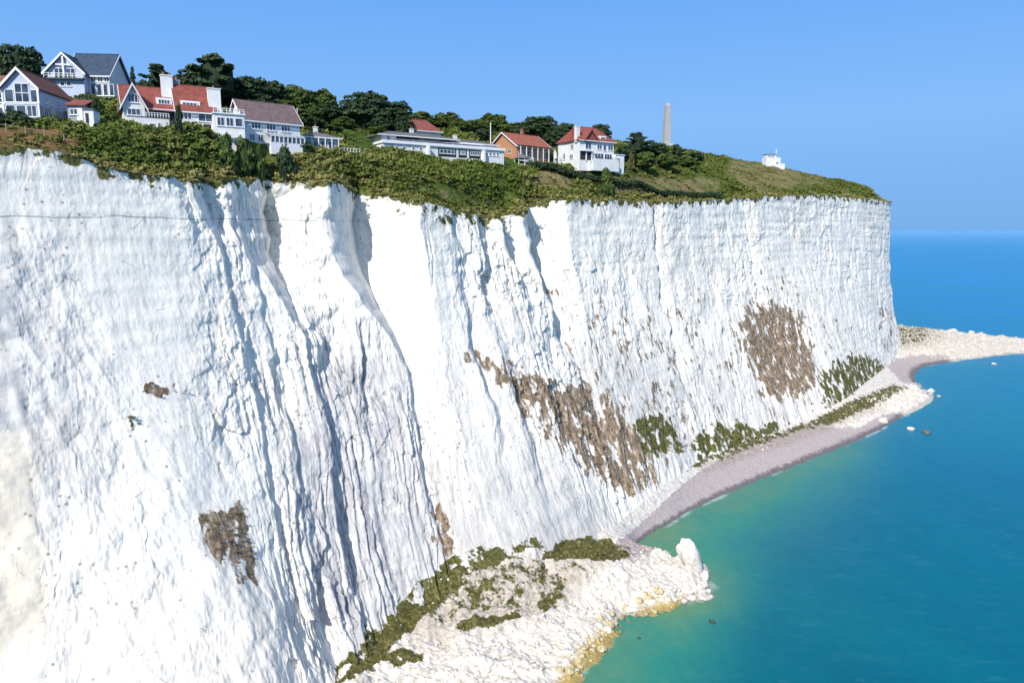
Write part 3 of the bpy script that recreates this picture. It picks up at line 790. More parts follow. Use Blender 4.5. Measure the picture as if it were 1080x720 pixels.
def mat_glass():
    N = NB('window_glass')
    n = N.noise(N.geo.outputs['Position'], 0.8, 2)
    c = N.ramp(n, [(0.35, (0.02, 0.03, 0.045)), (0.65, (0.08, 0.11, 0.15))])
    return N.fin(c, 0.08, None, 0.8)
M['glass'] = mat_glass()

FOOTPRINTS = []     # (x, y, r) keep-clear circles

class House:
    """local x runs along the sea front, y runs inland, z up"""
    def __init__(s, name, anchor, th, label, cat='house', group=None):
        s.A = Vector(at_d(*anchor)); s.th = R(th); s.D = anchor[2]
        s.root = tag(empty(name, s.A, s.th), label, cat, group)
        s.c, s.s = math.cos(s.th), math.sin(s.th)
    def span(s, px, back=False, x0=0.0, y0=0.0):
        """length along the front (or inland) at which a bearing is reached"""
        dx, dy = (s.c, s.s) if not back else (-s.s, s.c)
        X = s.A.x + s.c * x0 - s.s * y0; Y = s.A.y + s.s * x0 + s.c * y0
        best = min((abs(bearing(np.array(X + dx * L), np.array(Y + dy * L), np.array(s.A.z))[0] - px), L) for L in np.arange(0.2, 60, 0.1))
        return float(best[1])
    def h(s, py, x=0.0, y=0.0):
        Y = s.A.y + s.s * x + s.c * y
        _, ry, rz = ray(540, py)
        return CAMZ + rz * Y / ry - s.A.z
    def clear(s, x, y, r):
        FOOTPRINTS.append((s.A.x + s.c * x - s.s * y, s.A.y + s.s * x + s.c * y, r))
    def walls(s, x0, x1, y0, y1, z1, mat='white', z0=-3.0, gable=None, rh=0, name='wall'):
        m = MB()
        if gable == 'x':
            ym = (y0 + y1) / 2
            m.prism([(y0, z0), (y1, z0), (y1, z1), (ym, z1 + rh), (y0, z1)], 'x', x0, x1)
        elif gable == 'y':
            xm = (x0 + x1) / 2
            m.prism([(x0, z0), (x1, z0), (x1, z1), (xm, z1 + rh), (x0, z1)], 'y', y0, y1)
        else: m.box(x0, x1, y0, y1, z0, z1)
        s.clear((x0 + x1) / 2, (y0 + y1) / 2, 0.6 * math.hypot(x1 - x0, y1 - y0) if abs(x1 - x0) < 16 else 0.1)
        if abs(x1 - x0) >= 16:
            for k in range(5): s.clear(x0 + (x1 - x0) * (k + 0.5) / 5, (y0 + y1) / 2, 0.5 * math.hypot((x1 - x0) / 5, y1 - y0) + 1)
        return m.build(name, M[mat], s.root)
    def roof(s, x0, x1, y0, y1, z, rh, mat, kind='x', ov=0.45, th=0.22, barge=True, hip=None):
        m = MB(); e = 0.03
        if kind == 'x':
            ym = (y0 + y1) / 2; sl = rh / ((y1 - y0) / 2); zo = z - sl * ov
            m.slab([(x0 - ov, y0 - ov, zo + th), (x1 + ov, y0 - ov, zo + th), (x1 + ov, ym - e, z + rh + th), (x0 - ov, ym - e, z + rh + th)], th)
            m.slab([(x1 + ov, y1 + ov, zo + th), (x0 - ov, y1 + ov, zo + th), (x0 - ov, ym + e, z + rh + th), (x1 + ov, ym + e, z + rh + th)], th)
            m.tube((x0 - ov, ym, z + rh + th), (x1 + ov, ym, z + rh + th), 0.12, n=6)
            r = m.build('roof', M[mat], s.root)
            if barge:
                b = MB()
                for xx in (x0 - ov - 0.09, x1 + ov + 0.003):
                    for ya, yb in ((y0 - ov, ym), (y1 + ov, ym)):
                        b = MB(); b.add([(xx, ya, zo - 0.12), (xx + 0.085, ya, zo - 0.12), (xx + 0.085, yb, z + rh - 0.12), (xx, yb, z + rh - 0.12),
                               (xx, ya, zo + th + 0.05), (xx + 0.085, ya, zo + th + 0.05), (xx + 0.085, yb, z + rh + th + 0.05), (xx, yb, z + rh + th + 0.05)],
                              [(0, 1, 2, 3), (4, 5, 6, 7), (0, 1, 5, 4), (1, 2, 6, 5), (2, 3, 7, 6), (3, 0, 4, 7)])
                        b.build('bargeboard', M['trim'], r)
            g = MB().box(x0 - ov, x1 + ov, y0 - ov - 0.14, y0 - ov - 0.01, zo - 0.1, zo + 0.14); g.build('gutter', M['trim'], r)
        elif kind == 'y':
            xm = (x0 + x1) / 2; sl = rh / ((x1 - x0) / 2); zo = z - sl * ov
            m.slab([(x0 - ov, y0 - ov, zo + th), (x0 - ov, y1 + ov, zo + th), (xm - e, y1 + ov, z + rh + th), (xm - e, y0 - ov, z + rh + th)], th)
            m.slab([(x1 + ov, y1 + ov, zo + th), (x1 + ov, y0 - ov, zo + th), (xm + e, y0 - ov, z + rh + th), (xm + e, y1 + ov, z + rh + th)], th)
            m.tube((xm, y0 - ov, z + rh + th), (xm, y1 + ov, z + rh + th), 0.12, n=6)
            r = m.build('roof', M[mat], s.root)
            if barge:
                b = MB(); yy = y0 - ov - 0.11
                for xa, xb in ((x0 - ov, xm), (x1 + ov, xm)):
                    b = MB(); b.add([(xa, yy, zo - 0.2), (xa, yy + 0.1, zo - 0.2), (xb, yy + 0.1, z + rh - 0.2), (xb, yy, z + rh - 0.2),
                           (xa, yy, zo + th + 0.06), (xa, yy + 0.1, zo + th + 0.06), (xb, yy + 0.1, z + rh + th + 0.06), (xb, yy, z + rh + th + 0.06)],
                          [(0, 1, 2, 3), (4, 5, 6, 7), (0, 1, 5, 4), (1, 2, 6, 5), (2, 3, 7, 6), (3, 0, 4, 7)])
                    b.build('bargeboard', M['trim'], r)
        else:   # hipped, ridge along the longer side
            lx_, ly_ = x1 - x0, y1 - y0
            k = (hip if hip is not None else min(lx_, ly_) / 2)
            zo = z - 0.05
            a, b_, c, d = (x0 - ov, y0 - ov, zo), (x1 + ov, y0 - ov, zo), (x1 + ov, y1 + ov, zo), (x0 - ov, y1 + ov, zo)
            if lx_ >= ly_: p, q_ = (x0 + k, (y0 + y1) / 2, z + rh), (x1 - k, (y0 + y1) / 2, z + rh)
            else: p, q_ = ((x0 + x1) / 2, y0 + k, z + rh), ((x0 + x1) / 2, y1 - k, z + rh)
            pts = [a, b_, c, d, p, q_] + [(t[0], t[1], t[2] + 0.2) for t in (a, b_, c, d)]
            if lx_ >= ly_: fs = [(6, 7, 5, 4), (7, 8, 5), (8, 9, 4, 5), (9, 6, 4)]
            else: fs = [(6, 7, 4), (7, 8, 5, 4), (8, 9, 5), (9, 6, 4, 5)]
            fs += [(0, 1, 7, 6), (1, 2, 8, 7), (2, 3, 9, 8), (3, 0, 6, 9), (3, 2, 1, 0)]
            m.add(pts, fs)
            m.tube(p, q_, 0.13, n=6)
            r = m.build('roof', M[mat], s.root)
            MB().box(x0 - ov - 0.12, x1 + ov + 0.12, y0 - ov - 0.13, y0 - ov - 0.01, zo - 0.06, zo + 0.16).build('gutter', M['trim'], r)
        return r
    def window(s, face, pos, u, z, w, h, nx=2, ny=1, frame='trim', name='window', sill=True, proud=0.05, par=None):
        """face F: wall y=pos looking out to sea; R: wall x=pos; L: wall x=pos looking left"""
        f = MB(); p = MB(); t = 0.09
        def bx(mb, a0, a1, z0, z1, o0, o1):
            if face == 'F': mb.box(a0, a1, pos - o1, pos - o0, z0, z1)
            elif face == 'R': mb.box(pos + o0, pos + o1, a0, a1, z0, z1)
            else: mb.box(pos - o1, pos - o0, a0, a1, z0, z1)
        d = proud
        bx(f, u, u + w, z, z + t, 0.003, d + .05); bx(f, u, u + w, z + h - t, z + h, 0.003, d + .05)
        bx(f, u, u + t, z + t, z + h - t, 0.003, d + .05); bx(f, u + w - t, u + w, z + t, z + h - t, 0.003, d + .05)
        for i in range(1, nx):
            c = u + w * i / nx; bx(f, c - t / 2, c + t / 2, z + t, z + h - t, 0.003, d + .04)
        for i in range(1, ny):
            c = z + h * i / ny; bx(f, u + t, u + w - t, c - t / 2, c + t / 2, 0.004, d + .03)
        if sill: bx(f, u - 0.1, u + w + 0.1, z - 0.1, z - 0.003, 0.002, d + 0.14)
        o = f.build(name, M[frame], par or s.root)
        bx(p, u + t, u + w - t, z + t, z + h - t, 0.002, d)
        p.build('pane', M['glass'], o)
        return o
    def chimney(s, x, y, w, d, z0, z1, mat='white', pots=2, par=None):
        o = MB().box(x, x + w, y, y + d, z0, z1).build('chimney', M[mat], par or s.root)
        MB().box(x - 0.1, x + w + 0.1, y - 0.1, y + d + 0.1, z1 + 0.003, z1 + 0.2).build('chimney_cap', M[mat], o)
        for i in range(pots):
            MB().tube((x + w * (i + .5) / pots, y + d / 2, z1 + 0.2), (x + w * (i + .5) / pots, y + d / 2, z1 + 0.75), 0.16, 0.13).build('chimney_pot', M['brick'], o)
        return o
    def rail(s, x0, x1, y, z0, h=1.0, mat='trim', n=10, par=None):
        m = MB().box(x0, x1, y - 0.04, y + 0.04, z0 + h - 0.08, z0 + h)
        m.box(x0, x1, y - 0.03, y + 0.03, z0 + h * 0.5 - .03, z0 + h * 0.5 + .03)
        for i in range(n + 1):
            c = x0 + (x1 - x0) * i / n; m.box(c - 0.05, c + 0.05, y - 0.05, y + 0.05, z0, z0 + h - 0.08)
        return m.build('railing', M[mat], par or s.root)
    def part(s, name, mat, *boxes, par=None):
        m = MB()
        for b in boxes: m.box(*b)
        return m.build(name, M[mat], par or s.root)

# ---- house with brown tiles and glazed gable at the far left
H = House('brown_roofed_house', (5, 124, 122), 6, 'two storey house with brown roof and glazed front gable, at far left of the clifftop', 'house')
w = H.span(42); dp = 11.0; e = H.h(91.5); a = H.h(72.5) - e
H.walls(0, w, 0, dp, e, 'bluewall', gable='y', rh=a)
rf = H.roof(0, w, 0, dp, e, a, 'brown', 'y', ov=0.5)
H.walls(-9, -0.02, 2.2, 9.2, e - .2, 'white', gable='x', rh=a - .1); H.roof(-9, -0.3, 2.2, 9.2, e - .2, a - .1, 'brown', 'x', ov=0.4)
H.part('side_cladding', 'bluewall', (w + .003, w + .06, 0.1, dp - .1, -1, e - 0.45))
H.part('side_garage_wall', 'greywall', (w + .07, w + .13, 0.3, dp - .3, -1, e * 0.43))
H.window('F', 0, 0.35, e * 0.50, 1.4, e * 0.42, 1, 1); H.window('F', 0, 1.95, e * 0.50, 2.2, e * 0.62, 2, 2); H.window('F', 0, 4.3, e * 0.50, 1.3, e * 0.42, 1, 1)
for k in range(3): H.window('F', 0, 0.3 + k * (w - .5) / 3, 0.15, (w - .9) / 3, e * 0.38, 1 + (k == 2), 1)
H.part('corner_post', 'trim', (-0.14, .1, -.12, -.002, -1, e - .3), (w - .1, w + .14, -.12, -.002, -1, e - .3), (0.1, w - .1, -.12, -.102 + .1, e * .44, e * .48))
for k in range(3): H.window('R', w + .06, 1.6 + k * 2.0, e * .55, 1.1, 1.1, 2, 1)
for k in range(2): H.window('R', w + .13, 1.2 + k * 2.4, .4, 1.2, 1.5, 2, 1)
H.part('balcony', 'trim', (w + .14, w + 1.3, dp - 3.2, dp - .2, e * .48, e * .48 + .12), (w + 1.2, w + 1.3, dp - 3.2, dp - .2, e * .48 + .12, e * .48 + 1.1))
for k in range(2): H.window('F', 2.2, -6 + k * 3, e * .55, 1.8, 1.4, 2, 2); H.window('F', 2.2, -6 + k * 3, .4, 1.8, 1.5, 2, 1)

H = House('garden_shed', (72, 127, 124), 8, 'low grey shed with a sloping brown roof beside the brown-roofed house', 'shed')
w = H.span(90)
H.walls(0, w, 0, 3.2, 2.4, 'greywall', gable=None); m = MB(); m.slab([(-.3, -.4, 2.45), (w + .3, -.4, 2.45), (w + .3, 3.5, 3.9), (-.3, 3.5, 3.9)], .15); m.build('roof', M['maroon'], H.root)
H.window('F', 0, .4, .9, 1.2, 1.0, 2, 1); H.part('door', 'trim', (w - 1.2, w - .3, -.05, -.003, 0, 2.0))
H = House('white_outbuilding', (89, 130, 122), 8, 'small white flat-roofed outbuilding with a dark opening, right of the grey shed', 'outbuilding')
w = H.span(99)
H.walls(0, w, 0, 2.5, 2.1, 'white'); H.part('roof', 'greyroof', (-.15, w + .15, -.2, 2.7, 2.103, 2.25)); H.part('opening', 'shade', (.25, w * .5, -.03, -.003, 0, 1.6))  # the opening is a dark sheet painting in its inner shade

# ---- blue slate house behind
H = House('slate_roofed_house', (51, 101, 148), 6, 'pale blue house with dark slate roof and white-edged balcony gable, behind the brown-roofed house', 'house')
w = H.span(90); dp = 13; e = H.h(75.5); a = H.h(56.5) - e
H.walls(0, w, 0, 6, e, 'bluewall', gable='y', rh=a); H.roof(0, w, 0, 6, e, a, 'slate', 'y', ov=0.6)
w2 = H.span(118.5, x0=0, y0=3); e3 = H.h(80, w2, 3)
H.walls(w + .01, w2, 2.0, 12.0, e3, 'white', gable='x', rh=H.h(60, w2, 7) - e3, name='wing_wall'); H.roof(w * .45, w2, 2.0, 12.0, e3, H.h(59, w2, 7) - e3, 'slate', 'x', ov=.5)
for k in range(3): H.window('F', 2.0, w + .5 + k * 1.25, e3 - 1.5, 1.0, 1.0, 2, 1)
for k in range(4): H.window('F', 2.0, w + .4 + k * 1.15, .5, .9, 2.3, 1, 1)
H.part('front_band', 'dark', (-.2, w + .2, -.9, -.003, e * .66, e * .72)); H.rail(-.1, w + .1, -.85, e * .72, .9, n=8)
H.part('gable_post', 'trim', (w / 2 - .15, w / 2 + .15, -.55, -.3, e * .72, e + a - .5), (w * .3, w * .7, -.5, -.3, e + a * .35, e + a * .42))
H.window('F', 0, w * .22, e * .74, w * .25, 1.9, 2, 1); H.window('F', 0, w * .54, e * .74, w * .25, 1.9, 2, 1)
for k in range(2): H.window('F', 0, w * .35 + k * 1.2, e * .4, .9, .9, 1, 1)

# ---- red roofed double house with white chimneys
H = House('red_roofed_house', (133, 137, 133), 30, 'large white house with red tiled roof, white dormers and a broad double chimney', 'house')
w1 = H.span(186); w2 = H.span(229); dp = 9.5; e = H.h(109); a = H.h(84) - e
H.walls(0, w1, 2.0, 2 + dp, e, 'white', gable='x', rh=a); r1 = H.roof(0, w1, 2.0, 2 + dp, e, a, 'red', 'x', ov=.5)
e2 = e - .1; a2 = H.h(90, w1, 5) - e2
H.walls(w1 + .02, w2, 1.0, 9.6, e2, 'white', gable='x', rh=a2); r2 = H.roof(w1 + .55, w2, 1.0, 9.6, e2, a2, 'red', 'x', ov=.5)
H.walls(-.25, w1 * .40, .4, 5.5, e - .05, 'white', gable='y', rh=a * .86, name='gable_wall'); H.roof(-.25, w1 * .40, .4, 6.4, e - .05, a * .86, 'red', 'y', ov=.55)
H.window('F', .4, w1 * .08, e + .3, w1 * .2, 1.5, 3, 1); H.window('F', .4, w1 * .05, e * .58, w1 * .26, 1.2, 3, 1)
H.window('L', 0, 4.0, .6, 1.8, 1.5, 2, 1)
# lower front range with small windows
H.walls(.4, w1 * .86, -1.0, 1.98, e * .50, 'white', name='front_range'); H.part('terrace_deck', 'greyroof', (.3, w1 * .88, -1.1, 1.97, e * .50 + .003, e * .50 + .12))
H.window('F', -1, w1 * .45, .5, 1.0, .8, 1, 1); H.window('F', -1, w1 * .62, .4, .5, 1.1, 1, 1); H.window('F', -1, 1.0, .6, 1.0, .8, 2, 1)
H.rail(w1 * .35, w1 * .86, -1.0, e * .50 + .12, .8, n=9)
H.part('veranda', 'shade', (w1 * .52, w1 * .98, 1.2, 1.99, e * .52, e - .6))  # solid dark block painting in the shade under the veranda roof
m = MB(); m.slab([(w1 * .48, .2, e - .75), (w1 * 1.02, .2, e - .75), (w1 * 1.02, 2.2, e - .25), (w1 * .48, 2.2, e - .25)], .12); m.build('veranda_roof', M['maroon'], H.root)
# dormers
d1 = MB().box(w1 * .66, w1 * .98, 2.6, 5.4, e + .55, e + 1.9).build('dormer', M['trim'], r1)
H.window('F', 2.6, w1 * .70, e + .75, w1 * .24, .85, 4, 1, par=d1, sill=False)
d2 = MB().box(w1 + 1.2, w2 - 2.4, 1.7, 4.4, e2 + .4, e2 + 1.7).build('dormer', M['trim'], r2)
H.window('F', 1.7, w1 + 1.5, e2 + .6, w2 - w1 - 4.5, .8, 4, 1, par=d2, sill=False)
# bay, doors and ground floor of the right range
H.walls(w1 + .6, w1 + 3.2, -.6, .98, e * .55, 'white', name='bay')
H.window('F', -.6, w1 + .8, .3, 1.0, 1.6, 1, 1); H.window('F', -.6, w1 + 2.0, .3, 1.0, 1.6, 1, 1)
H.part('loggia_shade', 'shade', (w1 + 3.6, w2 - .8, .93, .997, .1, e * .44)); H.part('loggia_post', 'trim', (w1 + 4.6, w1 + 4.8, .6, .9, -1, e * .46), (w1 + 6.2, w1 + 6.4, .6, .9, -1, e * .46))
H.window('F', 1, w1 + .9, e * .58, 2.0, 1.3, 3, 1); H.window('F', 1, w1 + 4.0, e * .54, 2.6, 1.6, 2, 1)
cz = H.h(78, w1, 6)
H.chimney(w1 - 1.6, 4.5, 2.0, 1.1, e + .5, cz - .7, 'white', 2)
H.chimney(w1 + .6, 5.8, 1.2, 1.1, e + .5, cz - 1.2, 'greywall', 1)
H.chimney(w2 - .9, 1.6, 2.2, 1.5, e * .9, H.h(94, w2, 1.6), 'white', 1)
# flat roofed sun room
x0 = w2 - .6; x1 = H.span(257); zr = H.h(121, w2, 0)
H.walls(x0, x1, -1.6, 4.5, zr, 'white', name='sun_room')
for k in range(3): H.window('F', -1.6, x0 + .5 + k * (x1 - x0 - .6) / 3, zr * .42, (x1 - x0 - 1.4) / 3, zr * .42, 1 + (k < 2), 1)
H.part('sun_room_roof', 'trim', (x0 - .2, x1 + .25, -1.9, 4.7, zr + .003, zr + .2)); H.rail(x0, x1, -1.6, zr + .2, .85, n=7)
for k in range(3): H.part('planter', 'trim', (x0 + .6 + k * 1.7, x0 + 1.7 + k * 1.7, -2.6, -2.0, -.6, .15))

# ---- white house with purple-brown roof
H = House('purple_roofed_house', (259, 151, 146), 40, 'white house with plain purple-brown roof and a lean-to glass conservatory', 'house')
w = H.span(317); e = H.h(125); a = H.h(106, 0, 4) - e; dp = 8.5
H.walls(0, w, 0, dp, e, 'white', gable='x', rh=a); H.roof(0, w, 0, dp, e, a, 'plum', 'x', ov=.5)
for k in range(3): H.window('F', 0, 1.3 + k * (w - 2.3) / 3, e * .60, 1.9, 1.25, 3, 1)
cx0, cx1 = w * .36, w - .3; ch = e * .47
m = MB().box(cx0, cx1, -2.6, -.01, -2, .35); cons = m.build('conservatory', M['trim'], H.root)
g = MB(); g.slab([(cx0, -2.6, ch * .72), (cx1, -2.6, ch * .72), (cx1, -.02, ch * 1.1), (cx0, -.02, ch * 1.1)], .06); g.box(cx0 + .05, cx1 - .05, -2.55, -2.5, .35, ch * .72 - .08); g.build('glazing', M['glass'], cons)
m = MB()
for k in range(9):
    c = cx0 + (cx1 - cx0) * k / 8
    m.box(c - .09, c + .09, -2.68, -2.56, .35, ch * .72); m.slab([(c - .09, -2.68, ch * .72 + .07), (c + .09, -2.68, ch * .72 + .07), (c + .09, -.02, ch * 1.1 + .07), (c - .09, -.02, ch * 1.1 + .07)], .06)
m.box(cx0, cx1, -2.72, -2.57, ch * .72 - .12, ch * .72 - .01); m.build('glazing_bar', M['trim'], cons)
for k in range(2): H.window('F', 0, .8 + k * 1.7, .5, 1.1, 1.4, 2, 1)
MB().tube((w + .9, 3, -1), (w + .9, 3, e + 3.6), .07).build('aerial_pole', M['trim'], H.root)

# ---- low bungalow next door
H = House('grey_bungalow', (322, 157, 158), 30, 'low grey-roofed bungalow with white posts, half sunk in the shrubs right of the purple-roofed house', 'bungalow')
w = H.span(357); e = H.h(144)
H.walls(0, w, 1.2, 8, e, 'white'); H.roof(0, w, 1.2, 8, e, 1.7, 'greyroof', 'hip', ov=.9)
for k in range(4): H.window('F', 1.2, .5 + k * (w - .8) / 4, .4, (w - 1.6) / 4, e * .6, 2, 1)
m = MB()
for k in range(6): m.box(k * w / 5 - .09, k * w / 5 + .09, -.2, -.02, -2, e - .05)
m.build('veranda_post', M['trim'], H.root)
H.rail(w + .4, w + 4.6, -.5, -.7, 1.3, n=6)
H.chimney(w * .45, 4.5, .8, .8, e + .8, e + 2.6, 'white', 1)

# ---- long white modernist house
H = House('long_white_house', (404, 157, 186), 33, 'long low white house with flat terraces, a white parapet and a shallow grey roof', 'house')
w = H.span(531.5); e = H.h(141.5); t = e * .52
H.walls(0, w, 0, 9.5, t * .80, 'white', name='lower_wall')
H.part('terrace', 'trim', (-.3, w + .2, -.5, .6, t * .80 + .003, t + .35), (-.3, w + .2, .6, 9.6, t * .80 + .003, t * .80 + .2))
H.walls(.4, w * .12, 1.5, 9, e, 'white', z0=t * .81, name='upper_wall'); H.walls(w * .13, w - 1.2, 3.0, 9, e - .3, 'white', z0=t * .81, name='upper_wall')
H.roof(-.3, w * .60, 1.3, 9.4, e, 1.5, 'greyroof', 'hip', ov=.7); H.roof(w * .58, w - .8, 2.7, 9.2, e - .45, 1.25, 'greyroof', 'hip', ov=.7)
H.window('F', 1.5, 1.7, t + .6, .8, .9, 1, 1)
for k, (u, ww) in enumerate([(.16, .05), (.22, .05), (.285, .05), (.39, .05), (.445, .05)]): H.window('F', 3.0, w * u, t + .35, w * ww, e - t - 1.0, 2, 1)
for u in (.52, .60, .68, .76): H.window('F', 3.0, w * u, t + .35, w * .072, e - t - 1.0, 2, 1)
for u in (.86, .92): H.window('F', 3.0, w * u, t + .4, w * .045, e - t - 1.2, 2, 1)
m = MB(); m.slab([(w * .5, .9, e - .75), (w * .84, .9, e - .75), (w * .84, 3.1, e - .35), (w * .5, 3.1, e - .35)], .1); m.build('awning', M['canvas'], H.root)
m = MB(); m.slab([(w * .14, 1.2, e - .7), (w * .32, 1.2, e - .7), (w * .32, 3.1, e - .35), (w * .14, 3.1, e - .35)], .1); m.build('awning', M['canvas'], H.root)
for u, ww in ((.43, .15), (.60, .07), (.69, .10)):
    H.part('garage_shade', 'shade', (w * u, w * (u + ww), -.04, -.003, -1.0, t * .62))
    H.window('F', -.04, w * (u + .012), -.2, w * (ww - .024), t * .55, 4, 1)
for k in range(4): H.window('F', 0, w * .835 + k * 1.15, .0, .75, .9, 1, 1)
for u in (.09, .15, .22, .28): H.window('F', 0, w * u, .1, .8, .8, 1, 1)
H.part('buttress_wall', 'white', (w * .33, w * .345, -1.5, -.01, -2, t * .75), (w * .80, w * .815, -1.2, -.01, -2, t * .7))
H.chimney(w * .30, 6.5, .9, .8, e + .8, e + 2.6, 'white', 2); H.chimney(w * .66, 6.2, .9, .8, e + .5, e + 1.9, 'white', 1)

H = House('maroon_roofed_house', (427, 146, 212), 33, 'house hidden behind the long white house so that mostly its maroon tiled roof shows', 'house')
w = H.span(465); e = H.h(137)
H.walls(0, w, 0, 8, e, 'white'); H.roof(0, w, 0, 8, e, H.h(126, 4, 4) - e, 'maroon', 'hip', ov=.5, hip=2.4)
H.window('F', 0, 1, .8, 1.4, 1.1, 2, 1); H.window('F', 0, w - 3, .8, 1.4, 1.1, 2, 1)
H.chimney(.6, 2.2, 1.2, .8, e + .2, e + 2.6, 'brick', 2)

# ---- orange bungalow
H = House('orange_bungalow', (545, 167, 222), 42, 'bungalow with orange brick gable end, orange-red roof and a white posted veranda', 'bungalow')
w = H.span(580); dp = H.span(517, back=True); e = H.h(153); a = H.h(140.5, 0, dp / 2) - e
H.walls(0, w, 0, dp, e, 'orange', gable='x', rh=a); H.roof(0, w, 0, dp, e, a, 'oroof', 'x', ov=.7)
H.window('L', 0, dp * .2, e * .42, 1.5, 1.2, 2, 1); H.window('L', 0, dp * .65, e * .42, 1.5, 1.2, 2, 1)
for k in range(4): H.window('F', 0, .8 + k * w / 4.2, .3, w / 5.5, e * .62, 2, 1)
m = MB()
for k in range(7): m.box(k * w / 6 - .11, k * w / 6 + .11, -1.9, -1.7, -1.5, e - .15)
vp = m.build('veranda_post', M['trim'], H.root)
m = MB(); m.slab([(-.4, -2.1, e - .1), (w + .4, -2.1, e - .1), (w + .4, -.4, e + .12), (-.4, -.4, e + .12)], .12); m.build('veranda_roof', M['greyroof'], H.root)
H.part('terrace_wall', 'white', (-.5, w * .35, -2.3, -1.95, -2, .3))
H.chimney(w * .55, dp * .5, .8, .8, e + a - .4, e + a + 1.5, 'brick', 1)

# ---- red roofed white villa
H = House('red_roofed_villa', (611, 169, 221), 33, 'tall white villa with hipped red roof and low flat wing, right of the orange bungalow', 'house')
w = H.span(647); dp = H.span(588.5, back=True); e = H.h(148); a = H.h(133.5, 3, dp / 2) - e
H.walls(0, w, 0, dp, e, 'white'); r = H.roof(0, w, 0, dp, e, a, 'red', 'hip', ov=.55, hip=2.6)
m = MB(); x0, x1 = w * .12, w * .5; xm = (x0 + x1) / 2; gh = a * .72
m.slab([(x0 - .3, -.75, e), (x0 - .3, dp * .4, e), (xm, dp * .4, e + gh), (xm, -.75, e + gh)], .18); m.slab([(x1 + .3, dp * .4, e), (x1 + .3, -.75, e), (xm, -.75, e + gh), (xm, dp * .4, e + gh)], .18)
m.build('gable_roof', M['red'], r)
MB().prism([(x0, e - .4), (x1, e - .4), (x1, e), (xm, e + gh - .3), (x0, e)], 'y', -.25, dp * .35).build('gable_wall', M['maroon'], H.root)
m = MB(); m.slab([(-.75, dp * .25, e), (-.75, dp * .8, e), (dp * .0 + 1.2, dp * .52, e + a * .8), (1.2, dp * .52, e + a * .8)], .15); m.build('side_hip', M['red'], r)
dm = MB().box(w * .62, w * .80, .6, 3.6, e + .35, e + 1.9).build('dormer', M['trim'], r)
H.window('F', .6, w * .64, e + .6, w * .14, 1.0, 2, 1, par=dm, sill=False)
H.chimney(-.5, .9, 1.3, 1.0, e - .5, e + a * .85, 'white', 1)
H.window('L', 0, dp * .25, e * .62, 1.6, 1.3, 2, 2); H.window('L', 0, dp * .28, e * .12, 1.6, 1.3, 2, 2); H.window('L', 0, dp * .65, e * .12, .9, 1.9, 1, 1)
H.part('porch_shade', 'shade', (.3, w * .36, -.05, -.004, .2, e * .46)); H.part('porch_post', 'trim', (w * .17, w * .19, -.4, -.1, 0, e * .5), (w * .33, w * .35, -.4, -.1, 0, e * .5), (0, w * .37, -.9, -.06, e * .47, e * .51))
H.window('F', 0, w * .16, e * .58, 2.3, 1.9, 2, 1); H.window('F', 0, w * .5, e * .62, 1.9, 1.4, 2, 1); H.window('F', 0, w * .68, e * .56, 1.2, 1.8, 1, 1); H.window('F', 0, w * .82, e * .6, 2.0, 1.6, 2, 1)
H.window('F', 0, w * .44, e * .12, 3.4, 1.7, 3, 1); H.window('F', 0, w * .72, e * .12, 3.0, 1.7, 3, 1)
x1 = H.span(656.5); H.walls(w + .02, x1, -.8, 5, e * .38, 'white', z0=-3.5, name='lower_wing'); H.part('lower_wing_roof', 'trim', (w - .1, x1 + .2, -1.0, 5.2, e * .38 + .003, e * .38 + .2))
H.window('F', -.8, w + .8, -.6, 1.1, 1.9, 2, 1)
H.part('terrace_wall', 'white', (w * .25, w + .01, -2.6, -2.3, -3, .35), (w * .25, w, -2.3, -.06, -3, -.1)); H.rail(w * .1, w * .95, -2.45, .35, .7, n=12, mat='dark')

# ---- garden gazebo, parasols, wall
H = House('garden_gazebo', (546, 173, 214), 20, 'small round-roofed white garden gazebo on the lawn below the orange bungalow', 'gazebo')
w = H.span(561)
m = MB()
n = 8; cx, cy = w / 2, w / 2; R0 = w * .62
ring = [(cx + R0 * math.cos(2 * math.pi * k / n), cy + R0 * math.sin(2 * math.pi * k / n), 1.7) for k in range(n)]
m.add(ring + [(cx, cy, 3.2)], [(k, (k + 1) % n, n) for k in range(n)] + [tuple(range(n - 1, -1, -1))]); m.build('roof', M['greyroof'], H.root)
for k in range(n):
    if k % 1 == 0: MB().tube((cx + R0 * .85 * math.cos(2 * math.pi * k / n), cy + R0 * .85 * math.sin(2 * math.pi * k / n), -1), (cx + R0 * .85 * math.cos(2 * math.pi * k / n), cy + R0 * .85 * math.sin(2 * math.pi * k / n), 1.72), .1).build('post', M['trim'], H.root)
H.part('floor', 'stone', (0, w, 0, w, -1, .1)); H.clear(w / 2, w / 2, 4)
for (px, py, lb) in ((586, 170, 'closed white garden parasol standing left of its shorter neighbour by the villa'), (591.5, 168.5, 'shorter closed white parasol nearest the villa wall')):
    H = House('garden_parasol', (px, py, 214), 0, lb, 'parasol'); hh = 2.9 if px < 590 else 2.2
    MB().tube((0, 0, -.5), (0, 0, hh + .2), .05).build('pole', M['trim'], H.root)
    m = MB(); m.tube((0, 0, .7), (0, 0, hh * .6), .42, .34); m.tube((0, 0, hh * .6 + .002), (0, 0, hh), .34, .06); m.build('canopy', M['canvas'], H.root)
    MB().tube((0, 0, -.6), (0, 0, .12), .35).build('base', M['stone'], H.root)

